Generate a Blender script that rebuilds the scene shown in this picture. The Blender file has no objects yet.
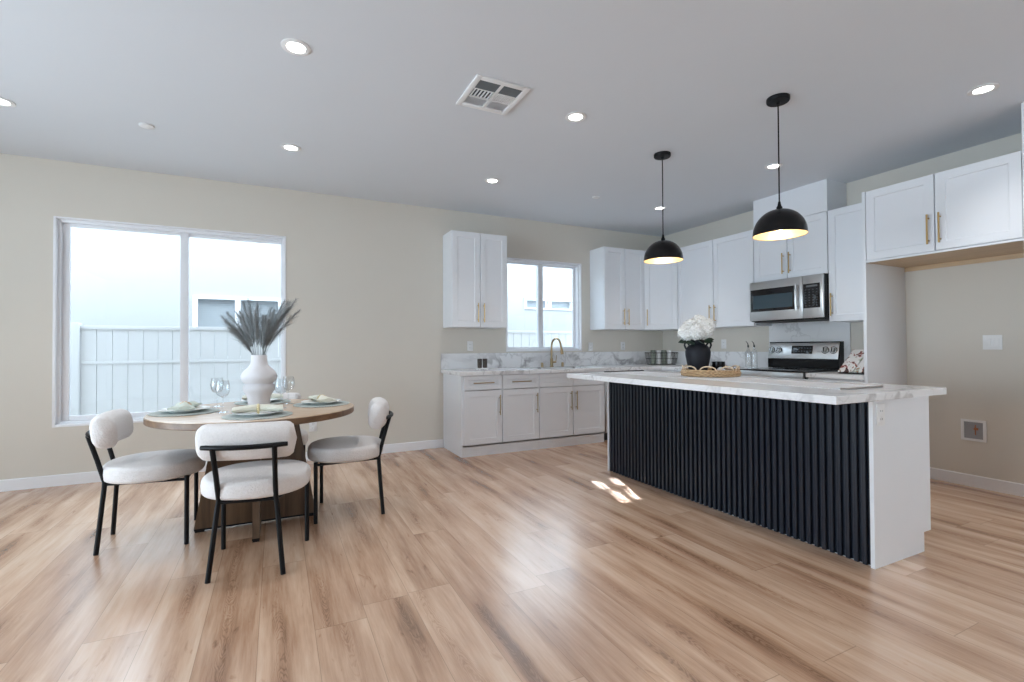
import bpy, bmesh, math, random
from mathutils import Vector, Matrix, Euler
random.seed(7)
S = bpy.context.scene
COL = S.collection
PI = math.pi

# ------------------------------------------------------------------ camera
CAM_POS = Vector((-5.0612, -5.3318, 1.1454))
F = Vector((0.43979706, 0.89800177, 0.0130909))
R = Vector((0.89809654, -0.43976742, -0.00521706))
U = Vector((-0.00107202, -0.01405134, 0.9999007))
cam_data = bpy.data.cameras.new('camera')
cam_data.sensor_fit = 'HORIZONTAL'
cam_data.sensor_width = 36.0
cam_data.lens = 480.668 / 1024 * 36.0
cam_data.clip_start = 0.05
cam_data.clip_end = 200
cam = bpy.data.objects.new('camera', cam_data)
m = Matrix((R, U, -F)).transposed().to_4x4()
m.translation = CAM_POS
cam.matrix_world = m
COL.objects.link(cam)
S.camera = cam

# ------------------------------------------------------------------ world, sun, fill lamps, exposure
world = bpy.data.worlds.new('sky')
S.world = world
world.use_nodes = True
bg = world.node_tree.nodes['Background']
bg.inputs['Color'].default_value = (0.73, 0.88, 1.0, 1)
bg.inputs['Strength'].default_value = 3.7


def lamp(name, kind, loc, direction, energy, color=(1, 1, 1), **kw):
    d = bpy.data.lights.new(name, kind)
    d.energy = energy
    d.color = color
    for k, v in kw.items():
        setattr(d, k, v)
    o = bpy.data.objects.new(name, d)
    o.location = loc
    o.rotation_euler = Vector(direction).to_track_quat('-Z', 'Y').to_euler()
    COL.objects.link(o)
    return o


lamp('sun', 'SUN', (0, -20, 20), (0.12, 1.0, -1.05), 0.5, (1, 0.97, 0.92), angle=0.009)
# fill lamps added as daylight at the unseen openings behind and beside the camera
lamp('daylight_fill_rear', 'AREA', (-2.6, -8.45, 1.4), (0, 1, 0.05), 5, (0.78, 0.89, 1.0),
     shape='RECTANGLE', size=2.4, size_y=1.5)
lamp('daylight_fill_side', 'AREA', (-8.45, -3.3, 1.2), (1, 0.02, 0.05), 15, (0.66, 0.84, 1.0),
     shape='RECTANGLE', size=3.2, size_y=2.1, spread=math.radians(85))
# sun glinting back off the panes of the neighbouring house, as four small beams
for gx, gy in ((-2.635, -2.03), (-2.455, -2.02), (-2.70, -2.37), (-2.56, -2.36)):
    dr = Vector((-0.36, -1.0, -0.69)).normalized()
    tgt = Vector((gx, gy, 0))
    lamp('sun_glint', 'AREA', tgt - dr * 2.95, dr, 0.14, (0.86, 0.94, 1.0),
         shape='RECTANGLE', size=0.078, size_y=0.150, spread=math.radians(0.8))

S.view_settings.view_transform = 'Standard'
S.view_settings.look = 'None'
S.view_settings.exposure = 0.82
S.view_settings.gamma = 1.0
S.view_settings.use_curve_mapping = False
S.cycles.max_bounces = 10
S.cycles.diffuse_bounces = 6
S.cycles.transparent_max_bounces = 16
S.cycles.sample_clamp_indirect = 6.0
S.cycles.caustics_reflective = False
S.cycles.caustics_refractive = False


# ------------------------------------------------------------------ materials
def new_mat(name):
    mt = bpy.data.materials.new(name)
    mt.use_nodes = True
    nt = mt.node_tree
    return mt, nt, nt.nodes['Principled BSDF']


def N(nt, typ, **kw):
    n = nt.nodes.new(typ)
    for k, v in kw.items():
        if k in n.inputs.keys():
            n.inputs[k].default_value = v
        else:
            setattr(n, k, v)
    return n


def simple(name, col, rough=0.5, metal=0.0, noise=0.0, nscale=8.0, bump=0.0, bscale=200.0, **extra):
    mt, nt, b = new_mat(name)
    b.inputs['Base Color'].default_value = (*col, 1)
    b.inputs['Roughness'].default_value = rough
    b.inputs['Metallic'].default_value = metal
    for k, v in extra.items():
        b.inputs[k.replace('_', ' ')].default_value = v
    geo = N(nt, 'ShaderNodeNewGeometry')
    if noise:
        nz = N(nt, 'ShaderNodeTexNoise', Scale=nscale, Detail=4.0)
        nt.links.new(geo.outputs['Position'], nz.inputs['Vector'])
        mx = N(nt, 'ShaderNodeMix', data_type='RGBA')
        mx.inputs[6].default_value = (*[c * (1 - noise) for c in col], 1)
        mx.inputs[7].default_value = (*[min(1, c * (1 + noise)) for c in col], 1)
        nt.links.new(nz.outputs['Fac'], mx.inputs[0])
        nt.links.new(mx.outputs[2], b.inputs['Base Color'])
    if bump:
        nb = N(nt, 'ShaderNodeTexNoise', Scale=bscale, Detail=3.0)
        nt.links.new(geo.outputs['Position'], nb.inputs['Vector'])
        bp = N(nt, 'ShaderNodeBump', Strength=bump, Distance=0.004)
        nt.links.new(nb.outputs['Fac'], bp.inputs['Height'])
        nt.links.new(bp.outputs['Normal'], b.inputs['Normal'])
    return mt


def emit(name, col, strength):
    mt, nt, b = new_mat(name)
    b.inputs['Base Color'].default_value = (*col, 1)
    b.inputs['Emission Color'].default_value = (*col, 1)
    b.inputs['Emission Strength'].default_value = strength
    return mt


def glass_mat(name, tint=(1, 1, 1), refl=1.0):
    mt = bpy.data.materials.new(name)
    mt.use_nodes = True
    nt = mt.node_tree
    nt.nodes.clear()
    out = N(nt, 'ShaderNodeOutputMaterial')
    tr = N(nt, 'ShaderNodeBsdfTransparent', Color=(*tint, 1))
    gl = N(nt, 'ShaderNodeBsdfGlossy', Roughness=0.02)
    fr = N(nt, 'ShaderNodeLayerWeight', Blend=0.5)
    pw = N(nt, 'ShaderNodeMath', operation='POWER')
    pw.inputs[1].default_value = 3.2
    nt.links.new(fr.outputs['Facing'], pw.inputs[0])
    mu = N(nt, 'ShaderNodeMath', operation='MULTIPLY_ADD')
    mu.inputs[1].default_value = 0.55 * refl
    mu.inputs[2].default_value = 0.04 * refl
    mx = N(nt, 'ShaderNodeMixShader')
    nt.links.new(pw.outputs[0], mu.inputs[0])
    nt.links.new(mu.outputs[0], mx.inputs[0])
    nt.links.new(tr.outputs[0], mx.inputs[1])
    nt.links.new(gl.outputs[0], mx.inputs[2])
    nt.links.new(mx.outputs[0], out.inputs[0])
    return mt


def math_node(nt, op, a, b=None):
    n = N(nt, 'ShaderNodeMath', operation=op)
    for i, v in enumerate((a, b)):
        if v is None:
            continue
        if isinstance(v, (int, float)):
            n.inputs[i].default_value = v
        else:
            nt.links.new(v, n.inputs[i])
    return n.outputs[0]


def floor_mat():
    mt, nt, b = new_mat('oak_vinyl_planks')
    geo = N(nt, 'ShaderNodeNewGeometry')
    sp = N(nt, 'ShaderNodeSeparateXYZ')
    nt.links.new(geo.outputs['Position'], sp.inputs[0])
    W, L = 0.205, 1.52
    xr = math_node(nt, 'DIVIDE', sp.outputs[0], W)
    row = math_node(nt, 'FLOOR', xr)
    wn1 = N(nt, 'ShaderNodeTexWhiteNoise', noise_dimensions='1D')
    nt.links.new(row, wn1.inputs['W'])
    yy = math_node(nt, 'ADD', math_node(nt, 'DIVIDE', sp.outputs[1], L), wn1.outputs['Value'])
    pl = math_node(nt, 'FLOOR', yy)
    cid = N(nt, 'ShaderNodeCombineXYZ')
    nt.links.new(row, cid.inputs[0])
    nt.links.new(pl, cid.inputs[1])
    wn = N(nt, 'ShaderNodeTexWhiteNoise', noise_dimensions='2D')
    nt.links.new(cid.outputs[0], wn.inputs['Vector'])
    rnd = wn.outputs['Value']
    off = math_node(nt, 'MULTIPLY', rnd, 37.0)

    def coords(sx, sy):
        c = N(nt, 'ShaderNodeCombineXYZ')
        nt.links.new(math_node(nt, 'MULTIPLY', sp.outputs[0], sx), c.inputs[0])
        nt.links.new(math_node(nt, 'MULTIPLY', sp.outputs[1], sy), c.inputs[1])
        nt.links.new(off, c.inputs[2])
        return c.outputs[0]
    wn2 = N(nt, 'ShaderNodeTexWhiteNoise', noise_dimensions='3D')
    c2 = N(nt, 'ShaderNodeCombineXYZ')
    nt.links.new(row, c2.inputs[0])
    nt.links.new(pl, c2.inputs[1])
    c2.inputs[2].default_value = 7.3
    nt.links.new(c2.outputs[0], wn2.inputs['Vector'])
    rnd2 = wn2.outputs['Value']

    def madd(x, k, c0):
        o = math_node(nt, 'MULTIPLY_ADD', x, k)
        o.node.inputs[2].default_value = c0
        return o
    # position across the plank, centred on an off-centre heart line that wanders
    wob = N(nt, 'ShaderNodeTexNoise', Scale=1.0, Detail=2.0)
    nt.links.new(coords(2.0, 1.3), wob.inputs['Vector'])
    xl = math_node(nt, 'SUBTRACT', math_node(nt, 'FRACT', xr), madd(rnd2, 0.5, 0.25))
    xl = math_node(nt, 'ADD', xl, madd(wob.outputs['Fac'], 0.5, -0.25))
    x2 = math_node(nt, 'MULTIPLY', xl, xl)
    nz = N(nt, 'ShaderNodeTexNoise', Scale=1.0, Detail=4.0, Roughness=0.6)
    nt.links.new(coords(12.0, 2.6), nz.inputs['Vector'])
    sgn = madd(math_node(nt, 'GREATER_THAN', rnd, 0.5), 2.0, -1.0)
    v = math_node(nt, 'ADD', math_node(nt, 'MULTIPLY', math_node(nt, 'MULTIPLY', sp.outputs[1], sgn), 1.0), math_node(nt, 'MULTIPLY', x2, 11.0))
    v = math_node(nt, 'ADD', v, math_node(nt, 'MULTIPLY', nz.outputs['Fac'], 0.75))
    arch = math_node(nt, 'SINE', math_node(nt, 'MULTIPLY', v, 105.0))
    arch = math_node(nt, 'POWER', madd(arch, 0.5, 0.5), 2.2)
    heart = math_node(nt, 'EXPONENT', math_node(nt, 'MULTIPLY', x2, -22.0))
    msk = N(nt, 'ShaderNodeTexNoise', Scale=1.0, Detail=1.0)
    nt.links.new(coords(1.5, 1.1), msk.inputs['Vector'])
    mk = N(nt, 'ShaderNodeMapRange')
    mk.inputs[1].default_value = 0.42
    mk.inputs[2].default_value = 0.60
    nt.links.new(msk.outputs['Fac'], mk.inputs[0])
    heart = math_node(nt, 'MULTIPLY', heart, mk.outputs[0])
    # fine fibres
    nf = N(nt, 'ShaderNodeTexNoise', Scale=1.0, Detail=6.0, Roughness=0.7)
    nt.links.new(coords(85.0, 4.0), nf.inputs['Vector'])
    # streaky patches
    npz = N(nt, 'ShaderNodeTexNoise', Scale=1.0, Detail=4.0, Roughness=0.6)
    nt.links.new(coords(11.0, 1.1), npz.inputs['Vector'])
    # knots / dark flecks
    nk = N(nt, 'ShaderNodeTexNoise', Scale=1.0, Detail=4.0, Distortion=0.8)
    nt.links.new(coords(24.0, 6.0), nk.inputs['Vector'])
    knot = N(nt, 'ShaderNodeMapRange')
    knot.inputs[1].default_value = 0.66
    knot.inputs[2].default_value = 0.78
    nt.links.new(nk.outputs['Fac'], knot.inputs[0])
    f = madd(nf.outputs['Fac'], 0.50, 0.13)
    f = math_node(nt, 'ADD', f, madd(npz.outputs['Fac'], 1.35, -0.69))
    f = math_node(nt, 'ADD', f, madd(rnd, 0.26, 0.08))
    f = math_node(nt, 'SUBTRACT', f, math_node(nt, 'MULTIPLY', heart, 0.28))
    f = math_node(nt, 'SUBTRACT', f, math_node(nt, 'MULTIPLY', math_node(nt, 'MULTIPLY', heart, arch), 0.19))
    f = math_node(nt, 'SUBTRACT', f, math_node(nt, 'MULTIPLY', knot.outputs[0], 0.35))
    cr = N(nt, 'ShaderNodeValToRGB')
    e = cr.color_ramp.elements
    e[0].position = 0.0
    e[0].color = (0.20, 0.105, 0.058, 1)
    e[1].position = 1.0
    e[1].color = (0.74, 0.55, 0.41, 1)
    m1 = e.new(0.35)
    m1.color = (0.435, 0.256, 0.16, 1)
    m2 = e.new(0.65)
    m2.color = (0.61, 0.41, 0.282, 1)
    nt.links.new(f, cr.inputs[0])
    # seams
    fx = math_node(nt, 'FRACT', xr)
    fy = math_node(nt, 'FRACT', yy)
    ex = math_node(nt, 'MINIMUM', fx, math_node(nt, 'SUBTRACT', 1.0, fx))
    ey = math_node(nt, 'MINIMUM', fy, math_node(nt, 'SUBTRACT', 1.0, fy))
    sx = math_node(nt, 'LESS_THAN', ex, 0.006)
    sy = math_node(nt, 'LESS_THAN', ey, 0.0010)
    seam = math_node(nt, 'MAXIMUM', sx, sy)
    mx = N(nt, 'ShaderNodeMix', data_type='RGBA')
    nt.links.new(math_node(nt, 'MULTIPLY', seam, 0.5), mx.inputs[0])
    nt.links.new(cr.outputs[0], mx.inputs[6])
    mx.inputs[7].default_value = (0.16, 0.09, 0.05, 1)
    nt.links.new(mx.outputs[2], b.inputs['Base Color'])
    b.inputs['Roughness'].default_value = 0.27
    b.inputs['IOR'].default_value = 2.4
    bp = N(nt, 'ShaderNodeBump', Strength=0.10, Distance=0.002)
    nt.links.new(math_node(nt, 'SUBTRACT', nf.outputs['Fac'], seam), bp.inputs['Height'])
    nt.links.new(bp.outputs['Normal'], b.inputs['Normal'])
    return mt


def marble_mat(name, base=(0.80, 0.80, 0.81), vein=(0.30, 0.29, 0.30), scale=1.0, width=0.014, rough=0.18, amount=1.0, seed=0.0):
    mt, nt, b = new_mat(name)
    geo = N(nt, 'ShaderNodeNewGeometry')
    mp = N(nt, 'ShaderNodeMapping')
    mp.inputs['Location'].default_value = (seed, seed * 0.7, seed * 1.3)
    mp.inputs['Rotation'].default_value = (0.3, 0.6, 0.5)
    nt.links.new(geo.outputs['Position'], mp.inputs['Vector'])
    total = None
    for sc, wd, am in ((1.5, width, 1.0), (3.6, width * 0.8, 0.45)):
        nz = N(nt, 'ShaderNodeTexNoise', Scale=sc * scale, Detail=5.0, Roughness=0.55, Distortion=0.45)
        nt.links.new(mp.outputs[0], nz.inputs['Vector'])
        d = math_node(nt, 'ABSOLUTE', math_node(nt, 'SUBTRACT', nz.outputs['Fac'], 0.5))
        mr = N(nt, 'ShaderNodeMapRange')
        mr.interpolation_type = 'SMOOTHSTEP'
        mr.inputs[1].default_value = 0.0
        mr.inputs[2].default_value = wd * 1.8
        mr.inputs[3].default_value = am
        mr.inputs[4].default_value = 0.0
        nt.links.new(d, mr.inputs[0])
        total = mr.outputs[0] if total is None else math_node(nt, 'MAXIMUM', total, mr.outputs[0])
    msk = N(nt, 'ShaderNodeTexNoise', Scale=1.3 * scale, Detail=2.0)
    nt.links.new(mp.outputs[0], msk.inputs['Vector'])
    mk = N(nt, 'ShaderNodeMapRange')
    mk.inputs[1].default_value = 0.42
    mk.inputs[2].default_value = 0.6
    nt.links.new(msk.outputs['Fac'], mk.inputs[0])
    total = math_node(nt, 'MULTIPLY', math_node(nt, 'MULTIPLY', total, mk.outputs[0]), amount)
    mx = N(nt, 'ShaderNodeMix', data_type='RGBA')
    mx.inputs[6].default_value = (*base, 1)
    mx.inputs[7].default_value = (*vein, 1)
    nt.links.new(total, mx.inputs[0])
    nt.links.new(mx.outputs[2], b.inputs['Base Color'])
    b.inputs['Roughness'].default_value = rough
    return mt


def wood_mat(name, c0, c1, axis=0, rough=0.42, scale=1.0):
    mt, nt, b = new_mat(name)
    tc = N(nt, 'ShaderNodeTexCoord')
    mp = N(nt, 'ShaderNodeMapping')
    sc = [28.0 * scale] * 3
    sc[axis] = 1.8 * scale
    mp.inputs['Scale'].default_value = sc
    nt.links.new(tc.outputs['Object'], mp.inputs['Vector'])
    nz = N(nt, 'ShaderNodeTexNoise', Scale=1.0, Detail=6.0, Roughness=0.6, Distortion=0.6)
    nt.links.new(mp.outputs[0], nz.inputs['Vector'])
    cr = N(nt, 'ShaderNodeValToRGB')
    cr.color_ramp.elements[0].position = 0.3
    cr.color_ramp.elements[0].color = (*c0, 1)
    cr.color_ramp.elements[1].position = 0.72
    cr.color_ramp.elements[1].color = (*c1, 1)
    nt.links.new(nz.outputs['Fac'], cr.inputs[0])
    nt.links.new(cr.outputs[0], b.inputs['Base Color'])
    b.inputs['Roughness'].default_value = rough
    return mt


def weave_mat(name, c0, c1, freq, axes=(0, 1), rough=0.9, bump=0.5, ang=0.0):
    mt, nt, b = new_mat(name)
    tc = N(nt, 'ShaderNodeTexCoord')
    sp = N(nt, 'ShaderNodeSeparateXYZ')
    mp = N(nt, 'ShaderNodeMapping')
    mp.inputs['Rotation'].default_value = (0, 0, ang)
    nt.links.new(tc.outputs['Object'], mp.inputs['Vector'])
    nt.links.new(mp.outputs[0], sp.inputs[0])
    s1 = math_node(nt, 'SINE', math_node(nt, 'MULTIPLY', sp.outputs[axes[0]], freq))
    s2 = math_node(nt, 'SINE', math_node(nt, 'MULTIPLY', sp.outputs[axes[1]], freq))
    w = math_node(nt, 'MULTIPLY_ADD', math_node(nt, 'MULTIPLY', s1, s2), 0.5)
    w.node.inputs[2].default_value = 0.5
    nz = N(nt, 'ShaderNodeTexNoise', Scale=60.0, Detail=3.0)
    nt.links.new(tc.outputs['Object'], nz.inputs['Vector'])
    w2 = math_node(nt, 'MULTIPLY', math_node(nt, 'ADD', w, nz.outputs['Fac']), 0.6)
    mx = N(nt, 'ShaderNodeMix', data_type='RGBA')
    mx.inputs[6].default_value = (*c0, 1)
    mx.inputs[7].default_value = (*c1, 1)
    nt.links.new(w2, mx.inputs[0])
    nt.links.new(mx.outputs[2], b.inputs['Base Color'])
    b.inputs['Roughness'].default_value = rough
    bp = N(nt, 'ShaderNodeBump', Strength=bump, Distance=0.003)
    nt.links.new(w2, bp.inputs['Height'])
    nt.links.new(bp.outputs['Normal'], b.inputs['Normal'])
    return mt


def stripe_mat(name, c0, c1, freq, axis):
    mt, nt, b = new_mat(name)
    tc = N(nt, 'ShaderNodeTexCoord')
    sp = N(nt, 'ShaderNodeSeparateXYZ')
    nt.links.new(tc.outputs['Object'], sp.inputs[0])
    s = math_node(nt, 'GREATER_THAN', math_node(nt, 'SINE', math_node(nt, 'MULTIPLY', sp.outputs[axis], freq)), 0.3)
    mx = N(nt, 'ShaderNodeMix', data_type='RGBA')
    mx.inputs[6].default_value = (*c0, 1)
    mx.inputs[7].default_value = (*c1, 1)
    nt.links.new(s, mx.inputs[0])
    nt.links.new(mx.outputs[2], b.inputs['Base Color'])
    b.inputs['Roughness'].default_value = 0.95
    return mt


def page_mat():
    mt, nt, b = new_mat('cookbook_pages')
    tc = N(nt, 'ShaderNodeTexCoord')
    nz = N(nt, 'ShaderNodeTexNoise', Scale=14.0, Detail=2.0, Distortion=0.8)
    nt.links.new(tc.outputs['Object'], nz.inputs['Vector'])
    cr = N(nt, 'ShaderNodeValToRGB')
    cr.color_ramp.interpolation = 'CONSTANT'
    e = cr.color_ramp.elements
    e[0].color = (0.05, 0.02, 0.015, 1)
    e[1].position = 0.40
    e[1].color = (0.28, 0.05, 0.03, 1)
    for p, c in ((0.44, (0.72, 0.70, 0.68, 1)), (0.62, (0.40, 0.42, 0.33, 1)), (0.67, (0.35, 0.10, 0.06, 1)), (0.70, (0.74, 0.72, 0.70, 1))):
        k = e.new(p)
        k.color = c
    nt.links.new(nz.outputs['Fac'], cr.inputs[0])
    nt.links.new(cr.outputs[0], b.inputs['Base Color'])
    b.inputs['Roughness'].default_value = 0.4
    return mt


M = {}
M['wall'] = simple('greige_wall_paint', (0.645, 0.605, 0.54), 0.85, noise=0.02, nscale=3, bump=0.05, bscale=140)
M['ceiling'] = simple('white_ceiling_paint', (0.66, 0.69, 0.73), 0.9, noise=0.015, nscale=2, bump=0.05, bscale=120)
M['trim'] = simple('white_trim_paint', (0.80, 0.80, 0.82), 0.45, noise=0.01)
M['floor'] = floor_mat()
M['cab'] = simple('white_cabinet_paint', (0.755, 0.77, 0.80), 0.38, noise=0.01)
M['gold'] = simple('brushed_gold', (0.52, 0.35, 0.15), 0.32, 1.0, noise=0.06, nscale=60)
M['bronze'] = simple('champagne_bronze', (0.37, 0.28, 0.165), 0.33, 1.0, noise=0.06, nscale=60)
M['fluted'] = simple('blue_black_fluted_wood', (0.009, 0.014, 0.024), 0.30, noise=0.1, nscale=20, Specular_IOR_Level=0.5)
M['marble'] = marble_mat('white_quartz_grey_veins')
M['islandtop'] = marble_mat('island_quartz', width=0.010, amount=0.55, seed=3.1, rough=0.14, scale=0.9)
M['slab'] = marble_mat('backsplash_quartz', width=0.024, amount=0.9, seed=2.3, scale=1.0)
M['vinyl'] = simple('white_vinyl_frame', (0.80, 0.81, 0.84), 0.4, noise=0.01)
M['glass'] = glass_mat('window_glass', (0.96, 0.98, 1.0))
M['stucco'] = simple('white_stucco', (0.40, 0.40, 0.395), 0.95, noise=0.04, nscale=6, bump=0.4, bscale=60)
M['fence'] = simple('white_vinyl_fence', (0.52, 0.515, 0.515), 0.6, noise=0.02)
M['soil'] = simple('concrete_walk', (0.55, 0.54, 0.52), 0.9, noise=0.08)
M['dark_glass'] = simple('shaded_pane', (0.40, 0.43, 0.45), 0.15, noise=0.05)
M['boucle'] = simple('cream_boucle', (0.73, 0.70, 0.69), 0.95, noise=0.10, nscale=120, bump=1.0, bscale=120)
M['black'] = simple('matte_black_metal', (0.004, 0.004, 0.005), 0.45, 0.0, noise=0.05, Specular_IOR_Level=0.2)
M['black_gloss'] = simple('black_enamel', (0.004, 0.004, 0.005), 0.25, noise=0.05, Specular_IOR_Level=0.3)
M['gold_leaf'] = simple('gold_lining', (0.74, 0.57, 0.34), 0.45, 0.5, noise=0.12, nscale=30)
M['table'] = wood_mat('light_oak_top', (0.50, 0.36, 0.25), (0.66, 0.51, 0.38), axis=0, rough=0.24)
M['table_edge'] = wood_mat('walnut_brown_edge', (0.12, 0.065, 0.034), (0.22, 0.13, 0.07), axis=0)
M['table_base'] = wood_mat('brown_oak_base', (0.065, 0.036, 0.020), (0.155, 0.092, 0.05), axis=2)
M['steel'] = simple('stainless_steel', (0.58, 0.58, 0.58), 0.28, 1.0, noise=0.04, nscale=40)
M['blackglass'] = simple('black_glass', (0.006, 0.006, 0.008), 0.06, noise=0.05)
M['mwglass'] = simple('smoked_oven_glass', (0.035, 0.06, 0.075), 0.08, noise=0.05)
M['keys'] = simple('grey_key_print', (0.09, 0.10, 0.11), 0.4, noise=0.05)
M['birch'] = wood_mat('birch_plywood', (0.48, 0.33, 0.19), (0.62, 0.45, 0.28), axis=1)
M['vase'] = simple('white_ceramic_matte', (0.72, 0.70, 0.72), 0.75, noise=0.03, nscale=20)
M['pampas'] = simple('grey_green_pampas', (0.28, 0.295, 0.30), 0.95, noise=0.35, nscale=40)
M['placemat'] = weave_mat('sage_woven_placemat', (0.27, 0.31, 0.30), (0.54, 0.58, 0.56), 420, bump=0.7)
M['plate'] = simple('white_porcelain', (0.78, 0.80, 0.79), 0.18, noise=0.01)
M['napkin_cream'] = simple('cream_linen', (0.74, 0.74, 0.64), 0.9, noise=0.05, bump=0.3, bscale=220)
M['napkin_sage'] = simple('pale_sage_linen', (0.60, 0.65, 0.58), 0.9, noise=0.05, bump=0.3, bscale=220)
M['ring_gold'] = simple('wooden_gold_beads', (0.66, 0.55, 0.32), 0.5, noise=0.12, nscale=90)
M['ring_wood'] = simple('wooden_beads', (0.62, 0.46, 0.31), 0.6, noise=0.12, nscale=90)
M['wineglass'] = glass_mat('clear_wine_glass', (0.965, 0.975, 0.98), 1.6)
M['bottle'] = glass_mat('clear_bottle_glass', (0.975, 0.98, 0.98), 1.4)
M['vase_black'] = simple('matte_black_ceramic', (0.007, 0.008, 0.013), 0.55, noise=0.2, nscale=40, Specular_IOR_Level=0.3)
M['petal'] = simple('white_petals', (0.88, 0.88, 0.87), 0.8, noise=0.03)
M['leaf'] = simple('dark_green_leaf', (0.018, 0.04, 0.022), 0.5, noise=0.3, nscale=30)
M['rattan'] = weave_mat('woven_rattan', (0.22, 0.12, 0.055), (0.66, 0.46, 0.27), 260, axes=(0, 2), bump=0.8)
M['rattan_loop'] = simple('pale_rattan_cane', (0.68, 0.52, 0.36), 0.6, noise=0.15, nscale=60)
M['runner'] = weave_mat('cream_woven_runner', (0.46, 0.47, 0.50), (0.72, 0.73, 0.76), 330, bump=0.6)
M['fringe'] = simple('grey_runner_hem', (0.34, 0.31, 0.29), 0.95, noise=0.1)
M['wire'] = simple('dark_iron_wire', (0.03, 0.03, 0.028), 0.5, 0.6, noise=0.1)
M['towel_green'] = stripe_mat('green_grey_towel', (0.16, 0.18, 0.15), (0.30, 0.32, 0.28), 300, 2)
M['towel_white'] = stripe_mat('white_towel', (0.72, 0.71, 0.70), (0.80, 0.79, 0.78), 300, 2)
M['mug'] = simple('dark_brown_stoneware', (0.050, 0.032, 0.024), 0.45, noise=0.2, nscale=40)
M['plastic'] = simple('white_plastic', (0.78, 0.78, 0.78), 0.4, noise=0.01)
M['plastic_in'] = simple('grey_plastic_recess', (0.30, 0.30, 0.31), 0.6, noise=0.05)
M['copper'] = simple('copper_valve', (0.42, 0.17, 0.09), 0.4, 0.7, noise=0.1)
M['slot'] = simple('dark_slot', (0.05, 0.05, 0.05), 0.7, noise=0.05)
M['duct'] = simple('dark_duct', (0.055, 0.065, 0.075), 0.8, noise=0.05)
M['louver_dark'] = simple('grey_louvre', (0.13, 0.15, 0.165), 0.6, noise=0.04)
M['louver_mid'] = simple('mid_grey_louvre', (0.72, 0.73, 0.75), 0.6, noise=0.04)
M['lamp_on'] = emit('lit_led_lens', (1.0, 0.97, 0.93), 9.0)
M['bulb_on'] = emit('lit_warm_bulb', (1.0, 0.86, 0.66), 6.0)
M['cork'] = simple('dark_pourer', (0.03, 0.03, 0.03), 0.4, 0.5, noise=0.05)
M['book_cover'] = simple('dark_red_cover', (0.10, 0.025, 0.02), 0.5, noise=0.1)
M['pages'] = page_mat()
M['lcd'] = simple('display_segments', (0.10, 0.13, 0.15), 0.3, noise=0.05)


# ------------------------------------------------------------------ geometry helpers
def world_loc(o):
    v = Vector((0, 0, 0))
    while o is not None:
        v += o.location
        o = o.parent
    return v


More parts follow.
